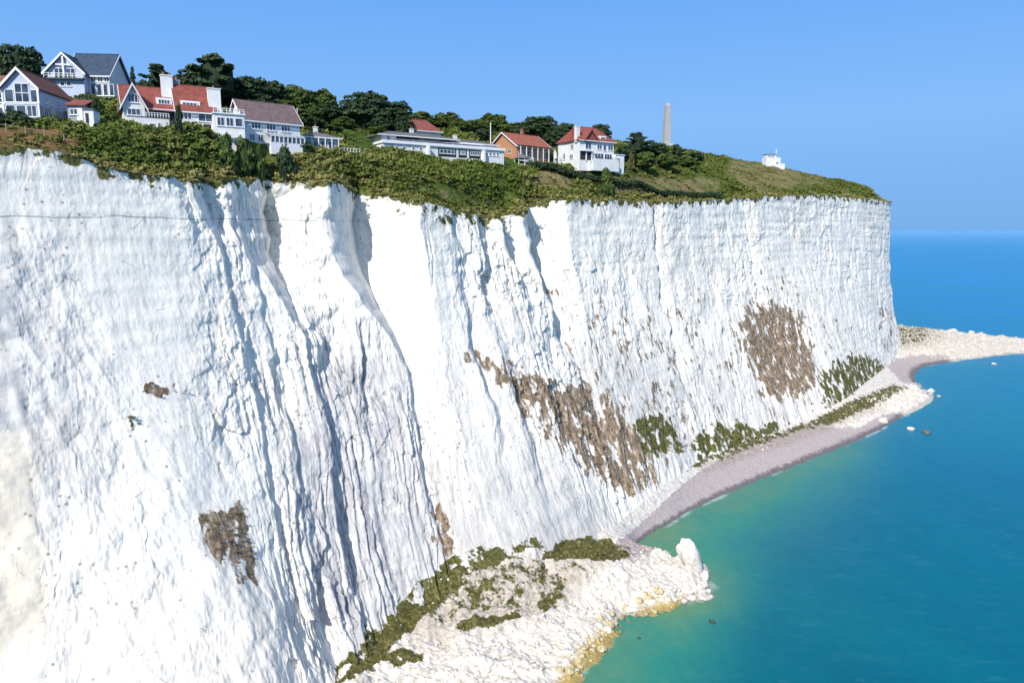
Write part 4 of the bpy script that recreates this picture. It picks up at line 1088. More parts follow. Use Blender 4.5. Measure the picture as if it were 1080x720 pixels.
# ---- slender mast behind the long house
H = House('flagpole', (517.5, 152, 215), 0, 'tall pale pole standing between the long white house and the orange bungalow', 'pole')
m = MB().tube((0, 0, -2), (0, 0, H.h(131)), .17, .12); m.build('shaft', M['trim'], H.root); MB().tube((0, 0, H.h(131)), (0, 0, H.h(131) + .3), .2).build('cap', M['trim'], H.root)

# ---- granite obelisk
H = House('granite_obelisk', (702.5, 156, 372), 12, 'tall tapering grey granite obelisk rising above the trees', 'monument')
hh = H.h(108.5)
m = MB(); b0, b1 = 1.7, 1.15
def frus(m, a, b, z0, z1): m.add([(-a, -a, z0), (a, -a, z0), (a, a, z0), (-a, a, z0), (-b, -b, z1), (b, -b, z1), (b, b, z1), (-b, b, z1)], [(3, 2, 1, 0), (4, 5, 6, 7), (0, 1, 5, 4), (1, 2, 6, 5), (2, 3, 7, 6), (3, 0, 4, 7)])
frus(m, b0, b1, 2.0, hh - 1.3); frus(m, b1, .15, hh - 1.297, hh); m.build('shaft', M['stone'], H.root)
m = MB(); frus(m, 3.2, 3.0, -3, 1.0); frus(m, 2.75, 2.5, 1.003, 2.0); m.build('plinth', M['stone'], H.root)

# ---- lookout building on the skyline
H = House('lookout_building', (808, 173.5, 372), 12, 'small white flat-roofed lookout building with a mast, alone on the right-hand skyline', 'lookout')
w = H.span(823)
H.walls(0, w, 0, 4, H.h(166), 'white'); H.walls(.3, w * .7, .3, 3.4, H.h(163), 'white', z0=H.h(166) + .003, name='upper_wall'); H.part('roof', 'greyroof', (0, w * .74, 0, 3.6, H.h(163) + .003, H.h(163) + .25))
H.window('F', .3, .6, H.h(165.6), w * .5, .8, 5, 1); H.window('F', 0, w * .7, .4, 1.2, 1, 1, 1)
MB().tube((w * .82, 2, 0), (w * .82, 2, H.h(156.5)), .22, .16).build('mast', M['trim'], H.root)
H.part('boundary_wall', 'white', (w * .8, w + 1.6, -1.6, -1.3, -3, .4))

# ---- post and wire fence on the brown slope at far left
fe = tag(empty('post_fence', at_d(30, 148, 113)), 'rustic wooden post fence crossing the brown bracken slope at far left', 'fence')
pts = []
for px in (-14, 8, 28, 48, 68):
    p = at_d(px, 148, 113 + px * .02); z = ground(p[0], p[1]); pts.append(Vector((p[0], p[1], z)) - fe.location)
for p in pts: MB().tube(p - Vector((0, 0, .5)), p + Vector((0, 0, 1.25)), .13, .11).build('post', M['wood'], fe)
for a_, b_ in zip(pts, pts[1:]):
    MB().tube(a_ + Vector((0, 0, 1.0)), b_ + Vector((0, 0, 1.0)), .05).build('rail', M['wood'], fe)

# ------------------------------------------------------------------ foliage
def leaf_cloud(cent, rad, nleaf, size, seed, flat=1.0, up=0.35):
    """leaf quads spread over the shells of many clumps -> V (n*4,3), tone (n*4)"""
    g = np.random.default_rng(seed); C = np.repeat(cent, nleaf, 0); Rr = np.repeat(rad, nleaf, 0)
    n = len(C); d = g.normal(size=(n, 3)); d /= np.linalg.norm(d, axis=1, keepdims=True); d[:, 2] = np.abs(d[:, 2]) * .9 - .25
    rr = Rr * (0.65 + 0.45 * g.random(n))
    P = C + d * rr[:, None] * np.array([1, 1, flat])
    nrm = d + g.normal(size=(n, 3)) * .55 + np.array([0, 0, up]); nrm /= np.linalg.norm(nrm, axis=1, keepdims=True)
    t = np.cross(nrm, g.normal(size=(n, 3))); t /= np.linalg.norm(t, axis=1, keepdims=True); b = np.cross(nrm, t)
    sz = size * (0.6 + 0.8 * g.random(n))[:, None]
    V = np.stack([P - t * sz - b * sz * .5, P + t * sz - b * sz * .6, P + t * sz * .7 + b * sz * .6, P - t * sz * .8 + b * sz * .5], 1)
    ct = np.repeat(g.random(len(cent)), nleaf)
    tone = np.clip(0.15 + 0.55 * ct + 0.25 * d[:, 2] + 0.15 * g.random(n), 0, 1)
    return V.reshape(-1, 3), np.repeat(tone, 4)
def quads(n, off=0): return (np.arange(n * 4) + off).reshape(-1, 4)
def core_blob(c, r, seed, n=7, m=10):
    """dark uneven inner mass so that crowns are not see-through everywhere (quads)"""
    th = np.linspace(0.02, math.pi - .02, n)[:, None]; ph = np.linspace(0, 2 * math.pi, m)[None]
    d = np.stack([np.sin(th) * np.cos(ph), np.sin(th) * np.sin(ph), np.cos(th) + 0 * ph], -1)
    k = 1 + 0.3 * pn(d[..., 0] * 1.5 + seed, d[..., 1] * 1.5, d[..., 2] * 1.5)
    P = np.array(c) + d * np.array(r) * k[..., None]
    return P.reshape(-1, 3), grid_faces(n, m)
def make_tree(kind, seed, mat):
    g = np.random.default_rng(seed); cs = []; rs = []; flat = .8; size = .30; nleaf = 46; cores = []
    if kind == 'round':
        n = 100; d = g.normal(size=(n, 3)); d /= np.linalg.norm(d, axis=1, keepdims=True); d[:, 2] = d[:, 2] * .95
        cs = d * np.array([4.1, 4.1, 3.3]) * (0.62 + 0.42 * g.random(n))[:, None] + np.array([0, 0, 5.9]); rs = 0.75 + .7 * g.random(n)
        cores = [((0, 0, 5.6), (3.4, 3.4, 3.0))]
    elif kind == 'dome':
        n = 110; d = g.normal(size=(n, 3)); d /= np.linalg.norm(d, axis=1, keepdims=True); d[:, 2] = np.abs(d[:, 2])
        cs = d * np.array([5.0, 5.0, 6.6]) * (0.75 + 0.28 * g.random(n))[:, None] + np.array([0, 0, 2.6]); rs = 0.8 + .7 * g.random(n)
        cores = [((0, 0, 3.8), (4.2, 4.2, 4.6))]
    elif kind == 'cypress':
        cs = []
        for k in range(17):
            z = 2.8 + 6.9 * (k + g.random() * .8) / 17; a = g.random() * 6.28; L = 4.6 * math.sin(min(1, (10.6 - z) / 5.2) * 1.5) * (.6 + .45 * g.random())
            for q_ in range(7):
                t = (q_ + .6) / 7; cs.append((L * t * math.cos(a) + g.normal() * .2, L * t * math.sin(a) + g.normal() * .2, z + .5 * t * t))
        cs = np.array(cs); rs = 0.5 + .45 * g.random(len(cs)); flat = .5; size = .27; nleaf = 40
        cores = [((0, 0, 5.6), (2.2, 2.2, 3.4))]
    elif kind == 'pine':
        cs = []
        for k in range(70):
            z = 1.8 + 8.0 * g.random(); L = 2.9 * (1 - (z - 1.2) / 9.4) * (0.4 + .65 * g.random()); a = g.random() * 6.28
            cs.append((L * math.cos(a), L * math.sin(a), z))
        cs = np.array(cs); rs = .45 + .5 * g.random(len(cs)); flat = .55; size = .25; cores = [((0, 0, 4.6), (1.3, 1.3, 3.6))]
    else:   # shrub
        n = 34; d = g.normal(size=(n, 3)); d /= np.linalg.norm(d, axis=1, keepdims=True); d[:, 2] = np.abs(d[:, 2])
        cs = d * np.array([4.3, 4.3, 7.4]) * (0.6 + 0.4 * g.random(n))[:, None] + np.array([0, 0, .8]); rs = 1.3 + 1.2 * g.random(n); size = .55; nleaf = 44
        cores = [((0, 0, 2.6), (3.7, 3.7, 4.6))]
    V, tn = leaf_cloud(np.array(cs), np.array(rs), nleaf, size, seed, flat)
    F = quads(len(V) // 4)
    for i, (c, r) in enumerate(cores):
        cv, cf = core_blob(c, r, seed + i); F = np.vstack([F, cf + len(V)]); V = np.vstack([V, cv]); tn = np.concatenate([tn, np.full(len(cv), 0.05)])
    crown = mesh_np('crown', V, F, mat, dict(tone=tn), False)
    m = MB()
    z1 = 6.5 if kind != 'shrub' else 2.5
    m.tube((0, 0, -1.5), (.1, .05, z1 * .5), .42, .3, 8); m.tube((.1, .05, z1 * .5), (.0, .2, z1 + 1), .3, .1, 8)
    for k in range(7):
        a = k * 2.4 + seed; z = z1 * (.35 + .08 * k); m.tube((.05, 0, z), (2.4 * math.cos(a), 2.4 * math.sin(a), z + 1.6), .15, .05, 6)
    trunk = m.build('trunk', M['bark'])
    return crown, trunk
LM = dict(
    dark=make_leaf('dark_foliage', (0.013, 0.024, 0.013), (0.040, 0.068, 0.030), (0.09, 0.13, 0.046)),
    mid=make_leaf('green_foliage', (0.024, 0.042, 0.011), (0.075, 0.115, 0.026), (0.16, 0.20, 0.052)),
    olive=make_leaf('olive_foliage', (0.035, 0.036, 0.012), (0.105, 0.105, 0.034), (0.23, 0.21, 0.085)))
PROTO = {}
for k, (kind, mt) in enumerate([('round', 'dark'), ('round', 'mid'), ('dome', 'dark'), ('dome', 'mid'), ('cypress', 'dark'), ('pine', 'dark'), ('shrub', 'mid'), ('shrub', 'dark'), ('shrub', 'olive')]):
    c, t = make_tree(kind, 40 + k, LM[mt]); PROTO[(kind, mt)] = (c, t)
_names = dict(round='broadleaf_tree', dome='evergreen_tree', cypress='cypress_tree', pine='pine_tree', shrub='shrub')
def plant(kind, mt, x, y, ztop, wid, label, group=None, zg=None):
    z = ground(x, y) if zg is None else zg
    h = max(1.2, ztop - z) if ztop is not None else wid * .7
    r = empty(_names[kind], (x, y, z - .15), random.random() * 6.28)
    tag(r, label, 'shrub' if kind == 'shrub' else 'tree', group)
    for p in PROTO[(kind, mt)]:
        o = p.copy(); COL.objects.link(o); o.parent = r
    base_h = {'shrub': 9.6, 'pine': 10.2}.get(kind, 10.2)
    base_w = {'round': 9.6, 'dome': 11.2, 'cypress': 9.6, 'pine': 6.0, 'shrub': 11}[kind]
    r.scale = (wid / base_w, wid / base_w, (h + .15) / base_h)
    return r
def tree_at(kind, mt, px, ytop, D, wpx, label, group=None):
    p = at_d(px, ytop, D); return plant(kind, mt, p[0], p[1], p[2], wpx * D / FPX, label, group)
named = [
    ('dome', 'dark', 18, 42, 152, 52, 'broad dark tree rising behind the brown-roofed house'),
    ('dome', 'dark', -12, 41, 156, 40, 'dark tree cut by the left edge behind the brown-roofed house'),
    ('round', 'dark', 108, 63, 172, 40, 'dark rounded tree behind the right end of the slate-roofed house'),
    ('round', 'dark', 126, 76, 176, 22, 'small dark tree between the slate roof and the red roof'),
    ('pine', 'dark', 139, 70, 190, 10, 'thin spiky tree in the gap left of the red-roofed house'),
    ('cypress', 'dark', 167, 67, 178, 42, 'spiky dark tree behind the ridge of the red roof'),
    ('cypress', 'dark', 226, 57, 175, 76, 'largest windswept cypress, behind the two white chimneys'),
    ('dome', 'dark', 212, 66, 179, 62, 'dark tree filling the gap left of the largest cypress'),
    ('round', 'dark', 262, 77, 182, 46, 'rounded dark tree right of the largest cypress'),
    ('round', 'dark', 286, 82, 195, 36, 'dark tree above the ridge of the purple-brown roof'),
    ('round', 'mid', 312, 88, 205, 34, 'green tree above the right end of the purple-brown roof'),
    ('round', 'mid', 338, 92, 212, 34, 'green tree left of the tall dome-shaped evergreen'),
    ('dome', 'dark', 385, 94, 215, 60, 'tall dome-shaped evergreen above the sloping lawn'),
    ('dome', 'dark', 416, 104, 222, 44, 'dome-shaped evergreen left of the maroon roof'),
    ('round', 'mid', 444, 116, 262, 26, 'green tree just behind the maroon roof'),
    ('dome', 'mid', 472, 117, 270, 34, 'smooth green tree behind the middle of the long white house'),
    ('dome', 'mid', 519, 118, 275, 38, 'light green domed tree behind the pale pole'),
    ('dome', 'dark', 569, 121, 262, 46, 'dark domed tree behind the orange bungalow'),
    ('round', 'dark', 597, 128, 262, 26, 'dark tree between the orange bungalow and the villa'),
    ('round', 'dark', 633, 128, 262, 24, 'dark tree peeping over the villa roof'),
    ('cypress', 'dark', 673, 139, 262, 34, 'spreading dark pine right of the villa'),
    ('round', 'dark', 693, 148, 268, 28, 'dark tree at the left foot of the obelisk'),
    ('cypress', 'dark', 714, 152, 300, 20, 'small windswept tree at the right foot of the obelisk'),
    ('round', 'dark', 733, 159, 300, 20, 'low rounded tree on the skyline right of the obelisk'),
]
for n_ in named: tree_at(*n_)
fill = [('round', 'mid', 300, 104, 192, 30), ('round', 'mid', 325, 108, 190, 30), ('round', 'dark', 345, 108, 205, 30), ('dome', 'mid', 362, 122, 205, 26), ('round', 'dark', 330, 122, 182, 26),
        ('round', 'dark', 350, 132, 185, 24), ('dome', 'dark', 400, 116, 212, 34), ('dome', 'dark', 425, 120, 214, 26), ('round', 'mid', 398, 132, 205, 20), ('round', 'dark', 440, 124, 235, 30),
        ('dome', 'mid', 485, 126, 250, 26), ('round', 'mid', 500, 125, 255, 24), ('round', 'mid', 540, 128, 260, 28), ('round', 'dark', 548, 130, 250, 20), ('dome', 'dark', 586, 132, 250, 26),
        ('round', 'dark', 275, 96, 178, 26), ('round', 'dark', 245, 84, 180, 30), ('round', 'dark', 184, 80, 172, 22), ('round', 'dark', 152, 82, 172, 18), ('round', 'dark', 90, 72, 180, 30),
        ('round', 'mid', 460, 124, 255, 28), ('round', 'dark', 660, 150, 245, 20), ('round', 'mid', 680, 158, 248, 26), ('round', 'mid', 703, 160, 262, 26), ('round', 'mid', 724, 164, 280, 24),
        ('dome', 'mid', 655, 160, 250, 14), ('round', 'dark', 602, 138, 246, 16), ('round', 'dark', 510, 134, 238, 18), ('round', 'mid', 312, 118, 176, 18), ('round', 'dark', 335, 134, 172, 14)]
for f_ in fill:
    lab = 'dark leafy tree packed into the wood behind the clifftop houses' if f_[1] == 'dark' else 'mid green tree packed into the wood behind the clifftop houses'
    tree_at(*f_, lab, 'trees in the wood behind the clifftop houses')
shr = [('dark', 16, 113, 118, 28, 'large dark shrub in front of the brown-roofed house'), ('dark', -6, 114, 116, 20, 'dark shrub at the left edge before the brown-roofed house'), ('dark', 89, 96, 140, 24, 'dark bush against the front of the slate-roofed house'),
       ('dark', 100, 98, 138, 12, 'small dark bush at the right corner of the slate-roofed house'), ('mid', 118, 114, 131, 16, 'green bush left of the red-roofed house'), ('dark', 187, 103, 131.5, 8, 'dark climbing bush against the front of the red-roofed house'),
       ('dark', 322, 147, 152, 18, 'dark bush in front of the conservatory corner'), ('mid', 272, 145, 141, 10, 'green bush before the left end of the purple-roofed house'), ('olive', 666, 158, 236, 8, 'pale bush right of the villa wing'),
       ('mid', 236, 134, 136, 22, 'green shrub under the left end of the sun room'), ('mid', 255, 137, 139, 20, 'green shrub under the right end of the sun room'), ('dark', 300, 148, 144, 20, 'low shrub in front of the conservatory'), ('mid', 640, 172, 218, 16, 'low shrub under the terrace wall of the villa'),
       ('mid', 165, 133, 128, 12, 'round bush under the terrace of the red-roofed house')]
for mt, px, yt, D_, wp, lb in shr: tree_at('shrub', mt, px, yt, D_, wp, lb)
# clipped hedge line under the villa and dark shrub belts
hedge = tag(empty('garden_hedge', at_d(640, 176, 225)), 'long dark hedge running along the garden edge below the white villa', 'hedge')
hc = []; hr = []
for px in np.arange(560, 760, 1.6):
    D_ = np.interp(px, [560, 600, 660, 760], [212, 214, 226, 262]); p = at_d(px, 178, D_); z = ground(p[0], p[1]); hc.append((p[0] - hedge.location.x, p[1] - hedge.location.y, z + 1.3 - hedge.location.z)); hr.append(1.6 + .4 * random.random())
V, tn = leaf_cloud(np.array(hc), np.array(hr), 60, .26, 77, .9); mesh_np('foliage', V, quads(len(V) // 4), LM['dark'], dict(tone=tn * .7), False, hedge)
for c in PROTO.values():
    for p in c: bpy.data.objects.remove(p)

# ---- scrub over the whole clifftop: nobody could count it
TEMPL = []
for k in range(5):
    g = np.random.default_rng(200 + k); n = 7; d = g.normal(size=(n, 3)); d /= np.linalg.norm(d, axis=1, keepdims=True); d[:, 2] = np.abs(d[:, 2])
    V, tn = leaf_cloud(d * np.array([.6, .6, .35]) * g.random((n, 1)) ** .4, .35 + .25 * g.random(n), 8, .15, 300 + k, .8); TEMPL.append((V, tn))
def scatter_scrub(name, P, rad, hgt, tone, mat, label):
    Vs_ = []; T_ = []
    g = np.random.default_rng(9)
    for k in range(5):
        sel = np.where(np.arange(len(P)) % 5 == k)[0]
        if not len(sel): continue
        V, tn = TEMPL[k]; a = g.random(len(sel)) * 6.28; ca, sa = np.cos(a)[:, None], np.sin(a)[:, None]
        x = V[None, :, 0] * ca - V[None, :, 1] * sa; y = V[None, :, 0] * sa + V[None, :, 1] * ca; z = V[None, :, 2] + 0 * x
        Vs_.append(np.stack([x * rad[sel, None] + P[sel, 0:1], y * rad[sel, None] + P[sel, 1:2], z * hgt[sel, None] + P[sel, 2:3]], -1).reshape(-1, 3))
        T_.append(np.clip(tn[None] * .48 + tone[sel, None], 0, 1).ravel())
    V = np.vstack(Vs_); t = np.concatenate(T_)
    o = mesh_np(name, V, quads(len(V) // 4), mat, dict(tone=t), False)
    return tag(o, label, name.replace('_', ' '), kind='stuff')
def footmask(x, y, pad=0.0):
    m = np.zeros(x.shape, bool)
    for (fx, fy, fr) in FOOTPRINTS: m |= (x - fx) ** 2 + (y - fy) ** 2 < (fr + pad) ** 2
    return m
NS = 105000
ii = rng.integers(0, NCOL, NS); ww = 0.3 + 75 * rng.random(NS) ** 1.15
jj = np.interp(ww, wrow, np.arange(len(wrow))); j0 = np.floor(jj).astype(int); jf = (jj - j0)[:, None]
PL = Vl[j0, ii] * (1 - jf) + Vl[j0 + 1, ii] * jf
PL[:, :2] += rng.normal(size=(NS, 2)) * .3
gx, gy = bearing(PL[:, 0], PL[:, 1], PL[:, 2])
dens = 0.85 + 0.9 * pn(PL[:, 0] / 11, PL[:, 1] / 11, 1.0) + 0.4 * pn(PL[:, 0] / 3, PL[:, 1] / 3, 4.0)
dv = dry[j0, ii]; bv = bracken[j0, ii]; lv = lawn[j0, ii]
dens = dens + .1 - .95 * dv - 2.0 * bv - 3 * lv + np.where(gx > 730, .9 * pn(PL[:, 0] / 16, PL[:, 1] / 16, 12.0) - .25, 0)
ok = (gx > -160) & (gx < 990) & (rng.random(NS) < np.clip(dens, 0.04, 1)) & ~footmask(PL[:, 0], PL[:, 1], -.6) & (PL[:, 1] < 420)
PL = PL[ok]; dens = dens[ok]; dv = dv[ok]; bv = bv[ok]; w_ = ww[ok]
rad_ = (0.45 + 1.7 * rng.random(len(PL)) ** 4 + .45 * np.clip(dens, 0, 1)) * (1 - .35 * dv) * (PL[:, 1] / 170) ** .25
hg_ = rad_ * (0.6 + .5 * rng.random(len(PL))) * (1 - .5 * dv)
tone_ = np.clip(.13 + .30 * pn(PL[:, 0] / 9, PL[:, 1] / 9, 7.0) + .30 * pn(PL[:, 0] / 30, PL[:, 1] / 30, 17.0) + .10 * rng.random(len(PL)) + .40 * dv + .28 * (w_ < 3.5) + .25 * bv, 0, .75)
print('scrub clumps', len(PL))
SCRUB = make_leaf('scrub_foliage', (0.045, 0.064, 0.010), (0.12, 0.155, 0.028), (0.30, 0.26, 0.09))
scatter_scrub('clifftop_scrub', PL, rad_, hg_, tone_, SCRUB, 'tangled green scrub and tussocks covering the clifftop down to the chalk edge')

# ---- scrub on ledges and on the rubble fan
def pick(Vg, mask, shape_n, n):
    w_ = mask.ravel().astype(float).copy(); w_[w_ < .45] = 0; w_ /= w_.sum()
    return Vg.reshape(-1, 3)[rng.choice(len(w_), n, p=w_)]
area = np.ones(Z.shape)
PA = pick(V3, np.where(v > .05, veg, 0), None, 1000); PB = pick(Vs, vegs * (Zs > .4), None, 1300)
PC = np.vstack([PA, PB]); PC = PC + rng.normal(size=PC.shape) * np.array([.3, .3, .02])
keep = pn(PC[:, 0] / 3, PC[:, 1] / 3, PC[:, 2] / 3) > -.05; PC = PC[keep]
rc = .28 + .55 * rng.random(len(PC)) ** 2
scatter_scrub('ledge_scrub', PC, rc, rc * .6, np.clip(.2 + .4 * rng.random(len(PC)), 0, 1), LM['olive'], 'olive green scrub growing on the rubble and ledges at the cliff foot')

PD = pick(V3, np.where(scree > .62, scree, 0), None, 2600); PD = PD + rng.normal(size=PD.shape) * np.array([.25, .25, .25])
rd = .18 + .42 * rng.random(len(PD)) ** 2 + .12 * (PD[:, 1] > 180)
DRY = make_leaf('dry_foliage', (0.07, 0.048, 0.027), (0.21, 0.15, 0.09), (0.38, 0.30, 0.20))
scatter_scrub('dry_growth', PD, rd, rd * .8, np.clip(.15 + .5 * rng.random(len(PD)), 0, 1), DRY, 'dry brown growth clinging in patches to the white cliff face')

# ------------------------------------------------------------------ rocks
_ss = np.stack([Xs, Ys, Zs], -1)[::2, ::3]
_sb = BVHTree.FromPolygons([tuple(p) for p in _ss.reshape(-1, 3).tolist()], grid_faces(*_ss.shape[:2]).tolist())
def shore_z(x, y):
    h = _sb.ray_cast(Vector((x, y, 60)), Vector((0, 0, -1))); return h[0].z if h[0] is not None else -1.0
import bmesh
def rock_mesh(name, seed, sub, mat, stretch=(1, 1, 1), rough=.35):
    bm = bmesh.new(); bmesh.ops.create_icosphere(bm, subdivisions=sub, radius=1)
    g = random.Random(seed); pl = [(Vector((g.gauss(0, 1), g.gauss(0, 1), g.gauss(0, 1))).normalized(), .55 + .35 * g.random()) for _ in range(9)]
    for vt in bm.verts:
        c = vt.co.copy()
        for nn_, dd in pl:
            k = c.dot(nn_)
            if k > dd: c -= nn_ * (k - dd) * .9
        f = 1 + rough * .35 * float(pn(np.array(c.x * 1.7 + seed), np.array(c.y * 1.7), np.array(c.z * 1.7)))
        c *= f; vt.co = Vector((c.x * stretch[0], c.y * stretch[1], c.z * stretch[2]))
    me = bpy.data.meshes.new(name); bm.to_mesh(me); bm.free()
    if mat: me.materials.append(mat)
    return me
def mat_rock(name, c, c2, wetline=True):
    N = NB(name); P = N.geo.outputs['Position']
    n = N.noise(P, 1.5, 7, 0.7)
    cc = N.ramp(n, [(.3, c2), (.5, c), (.7, tuple(min(.9, q * 1.12) for q in c))])
    sep = N.n('ShaderNodeSeparateXYZ'); N.l(P, sep.inputs[0])
    cc = N.mix(N.mapr(sep.outputs[2], .05, .5, .75, 0), cc, tuple(q * .3 for q in c2))
    return N.fin(cc, .9, N.bump(n, .6, .2), .2)
MR = [mat_rock('chalk_rock', (0.72, 0.67, 0.59), (0.40, 0.36, 0.30)), mat_rock('yellow_rock', (0.60, 0.50, 0.30), (0.24, 0.20, 0.11)), mat_rock('wet_rock', (0.16, 0.17, 0.16), (0.07, 0.08, 0.08))]
def rock(px, py, z0, size, mi, label, seed, group=None, st=(1, 1, .75), sink=.35, name='boulder', sub=3):
    p = at_z(px, py, z0); o = bpy.data.objects.new(name, rock_mesh(name, seed, sub, MR[mi], st)); COL.objects.link(o)
    zz = max(shore_z(p[0], p[1]), -.6); o.location = (p[0], p[1], zz + size * st[2] * (1 - 2 * sink) ); o.scale = (size,) * 3; o.rotation_euler = (0, 0, seed * 1.7)
    return tag(o, label, 'boulder', group)
# the upright chalk block on the point
blk_me = rock_mesh('chalk_stack', 5, 4, MR[0], (2.35, 2.0, 3.9), .6)
p = at_z(727, 604, .5); o = bpy.data.objects.new('chalk_stack', blk_me); COL.objects.link(o); o.location = (p[0], p[1], max(0, shore_z(p[0], p[1])) + 2.3); o.rotation_euler = (.0, -.30, .4); o.scale = (1.05, 1.05, 1.15)
tag(o, 'large upright white chalk block standing at the tip of the rubble point', 'rock')
rock(719, 588, .5, 1.5, 0, 'blocky white boulder leaning against the back of the upright chalk block', 61, st=(1, .9, .9))
rock(743, 607, .3, 1.3, 0, 'white boulder just right of the upright chalk block', 62)
sp = [(752, 655, 1.0, 2, 'dark wet rock breaking the surface below the rubble point'), (770, 622, .8, 2, 'small dark rock awash right of the rubble point'), (760, 626, .7, 2, 'dark rock awash close to the tip of the rubble point'),
      (960, 453, 1.6, 0, 'pale rock off the beach, left one of the offshore pair'), (977, 456.5, 1.9, 2, 'dark-sided rock off the beach, right one of the offshore pair'), (1049, 384, 1.6, 0, 'lone pale rock in the water in front of the far spit'),
      (932, 446, 1.6, 0, 'pale boulder at the waterline below the white rock fall'), (982, 414, 1.5, 0, 'pale boulder off the tip of the white rock fall'), (990, 418, 1.1, 0, 'smallest pale rock off the tip of the white rock fall'),
      (1004, 346, 3.4, 0, 'big white boulder on the ridge of the far spit, left of two'), (1025, 351, 2.6, 0, 'white boulder on the ridge of the far spit, right of two'), (674, 672, .8, 2, 'dark rock awash below the yellow boulders')]
for i, (px, py, sz, mi, lb) in enumerate(sp): rock(px, py, .0 if py > 360 else 2.5, sz, mi, lb, 70 + i, sink=.35 if mi != 2 else .42)
rn = random.Random(8)
edge = [(598, 718), (612, 700), (628, 684), (645, 668), (660, 655), (680, 645), (700, 640), (722, 632), (744, 628), (752, 618), (750, 608)]
cnt = 0
for a_, b_ in zip(edge, edge[1:]):
    for k in range(13):
        t = rn.random(); px = a_[0] + (b_[0] - a_[0]) * t + rn.gauss(-4, 5); py = a_[1] + (b_[1] - a_[1]) * t + rn.gauss(-3, 4)
        yel = (px < 700 and rn.random() < .8)
        rock(px, py, .2, .3 + .55 * rn.random() ** 2, 1 if yel else 0, 'yellow algae-stained boulder at the waterline of the rubble fan' if yel else 'pale chalk boulder at the waterline of the rubble fan', 100 + cnt,
             'yellow boulders along the waterline' if yel else 'pale boulders along the waterline', sub=2); cnt += 1
# loose rubble
UT = []
for k in range(4):
    me = rock_mesh('r', 300 + k, 1, None); vv_ = np.array([v_.co[:] for v_ in me.vertices]); ff_ = np.array([list(p_.vertices) for p_ in me.polygons]); UT.append((vv_, ff_)); bpy.data.meshes.remove(me)
wr = np.clip(fan * (1 - np.clip(vegs * 2, 0, 1)) + .8 * pale + .5 * spit + .25 * dun, 0, 1) * (Zs > .1)
# weight by cell area
ax_ = np.gradient(Xs, axis=1); ay_ = np.gradient(Ys, axis=1); bx_ = np.gradient(Xs, axis=0); by_ = np.gradient(Ys, axis=0)
cell = np.abs(ax_ * by_ - ay_ * bx_); wr = wr * cell * (Ys < 520) * ((sx > -100) & (sx < 1150) & (sy < 800)); wr = wr.ravel() / wr.sum()
NRK = 6500
PR = Vs[rng.choice(len(wr), NRK, p=wr)] + rng.normal(size=(NRK, 3)) * np.array([.3, .3, 0])
Vr = []; Fr = []; off = 0
for k in range(4):
    q_ = PR[k::4]; n = len(q_); V_, F_ = UT[k]; sz = (.08 + .42 * rng.random(n) ** 4.0 + .12 * (q_[:, 1] > 250))[:, None]; a = rng.random(n) * 6.28; ca, sa = np.cos(a)[:, None], np.sin(a)[:, None]
    x = (V_[None, :, 0] * ca - V_[None, :, 1] * sa) * sz; y = (V_[None, :, 0] * sa + V_[None, :, 1] * ca) * sz; z_ = V_[None, :, 2] * sz * .8
    Vr.append(np.stack([x + q_[:, :1], y + q_[:, 1:2], z_ + q_[:, 2:3]], -1).reshape(-1, 3)); Fr.append((F_[None] + (np.arange(n) * len(V_))[:, None, None] + off).reshape(-1, 3)); off += n * len(V_)
o = mesh_np('chalk_rubble', np.vstack(Vr), np.vstack(Fr), MR[0], None, False)
tag(o, 'loose white chalk rubble strewn over the fan and the spit', 'rubble', kind='stuff')
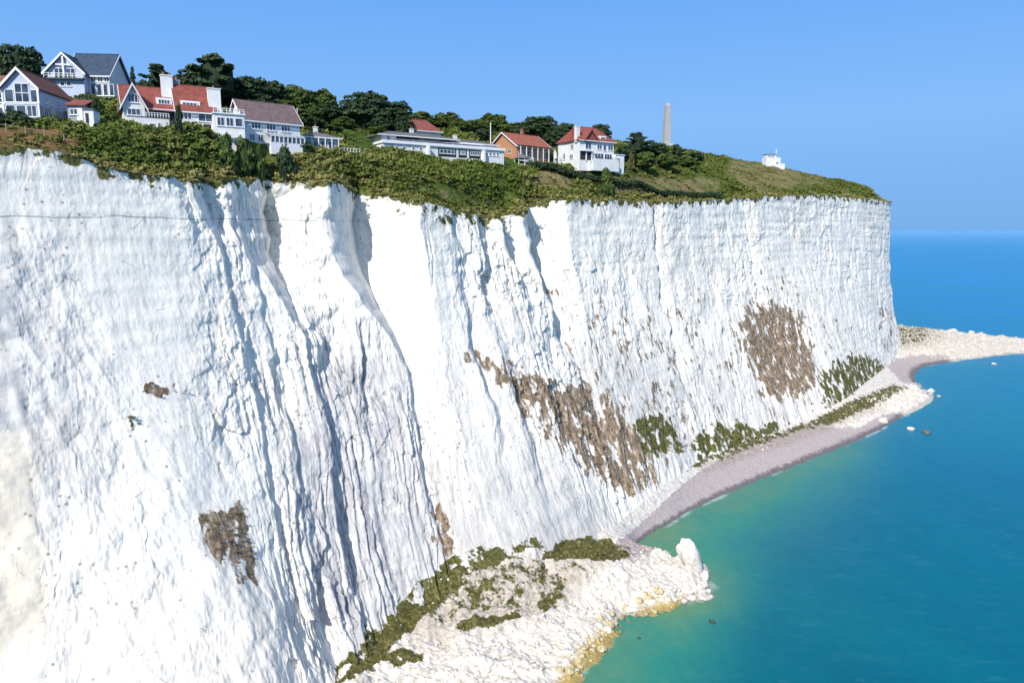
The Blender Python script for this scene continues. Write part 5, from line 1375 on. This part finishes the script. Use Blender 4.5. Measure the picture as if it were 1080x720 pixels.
# ------------------------------------------------------------------ camera, light, sky
cam_d = bpy.data.cameras.new('camera'); cam = bpy.data.objects.new('camera', cam_d); COL.objects.link(cam)
cam.location = (0, 0, CAMZ); cam.rotation_euler = (math.pi / 2 - PITCH, 0, 0)
cam_d.sensor_width = 36; cam_d.lens = 36 * FPX / 1080
cam_d.clip_start = 1; cam_d.clip_end = 200000
SC.camera = cam
SUN = Vector((-0.31, -0.72, 0.60)).normalized()
sl = bpy.data.lights.new('sun', 'SUN'); so = bpy.data.objects.new('sun', sl); COL.objects.link(so)
sl.energy = 4.95; sl.angle = R(0.55); sl.color = (1.0, 0.955, 0.89)
so.rotation_euler = SUN.to_track_quat('Z', 'Y').to_euler(); so.location = (0, -50, 200)
w = bpy.data.worlds.new('World'); SC.world = w; w.use_nodes = True
nt = w.node_tree; nt.nodes.clear()
out = nt.nodes.new('ShaderNodeOutputWorld'); bg = nt.nodes.new('ShaderNodeBackground'); nt.links.new(bg.outputs[0], out.inputs[0])
sky = nt.nodes.new('ShaderNodeTexSky'); sky.sky_type = 'NISHITA'; sky.sun_disc = False
sky.sun_elevation = math.asin(SUN.z); sky.sun_rotation = math.atan2(SUN.x, SUN.y)
sky.air_density = 1.0; sky.dust_density = 0.4; sky.ozone_density = 2.0
tc = nt.nodes.new('ShaderNodeTexCoord'); sp = nt.nodes.new('ShaderNodeSeparateXYZ'); nt.links.new(tc.outputs['Generated'], sp.inputs[0])
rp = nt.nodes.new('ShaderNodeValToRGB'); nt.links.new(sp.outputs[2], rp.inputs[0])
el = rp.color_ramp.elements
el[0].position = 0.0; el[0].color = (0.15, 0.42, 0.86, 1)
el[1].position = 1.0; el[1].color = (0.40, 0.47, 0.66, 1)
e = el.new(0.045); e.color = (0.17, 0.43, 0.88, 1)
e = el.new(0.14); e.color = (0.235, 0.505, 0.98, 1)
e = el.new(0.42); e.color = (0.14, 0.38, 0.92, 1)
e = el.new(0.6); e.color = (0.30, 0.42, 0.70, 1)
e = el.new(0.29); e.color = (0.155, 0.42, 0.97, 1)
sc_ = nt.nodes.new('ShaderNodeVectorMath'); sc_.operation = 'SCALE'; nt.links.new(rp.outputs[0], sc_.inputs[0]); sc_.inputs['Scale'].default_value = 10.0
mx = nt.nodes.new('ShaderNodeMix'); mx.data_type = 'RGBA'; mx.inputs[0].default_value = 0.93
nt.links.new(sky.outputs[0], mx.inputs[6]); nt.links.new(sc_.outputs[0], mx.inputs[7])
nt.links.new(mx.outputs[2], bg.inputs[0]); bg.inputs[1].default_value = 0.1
SC.view_settings.view_transform = 'Standard'; SC.view_settings.look = 'None'
SC.view_settings.exposure = 0; SC.view_settings.gamma = 1
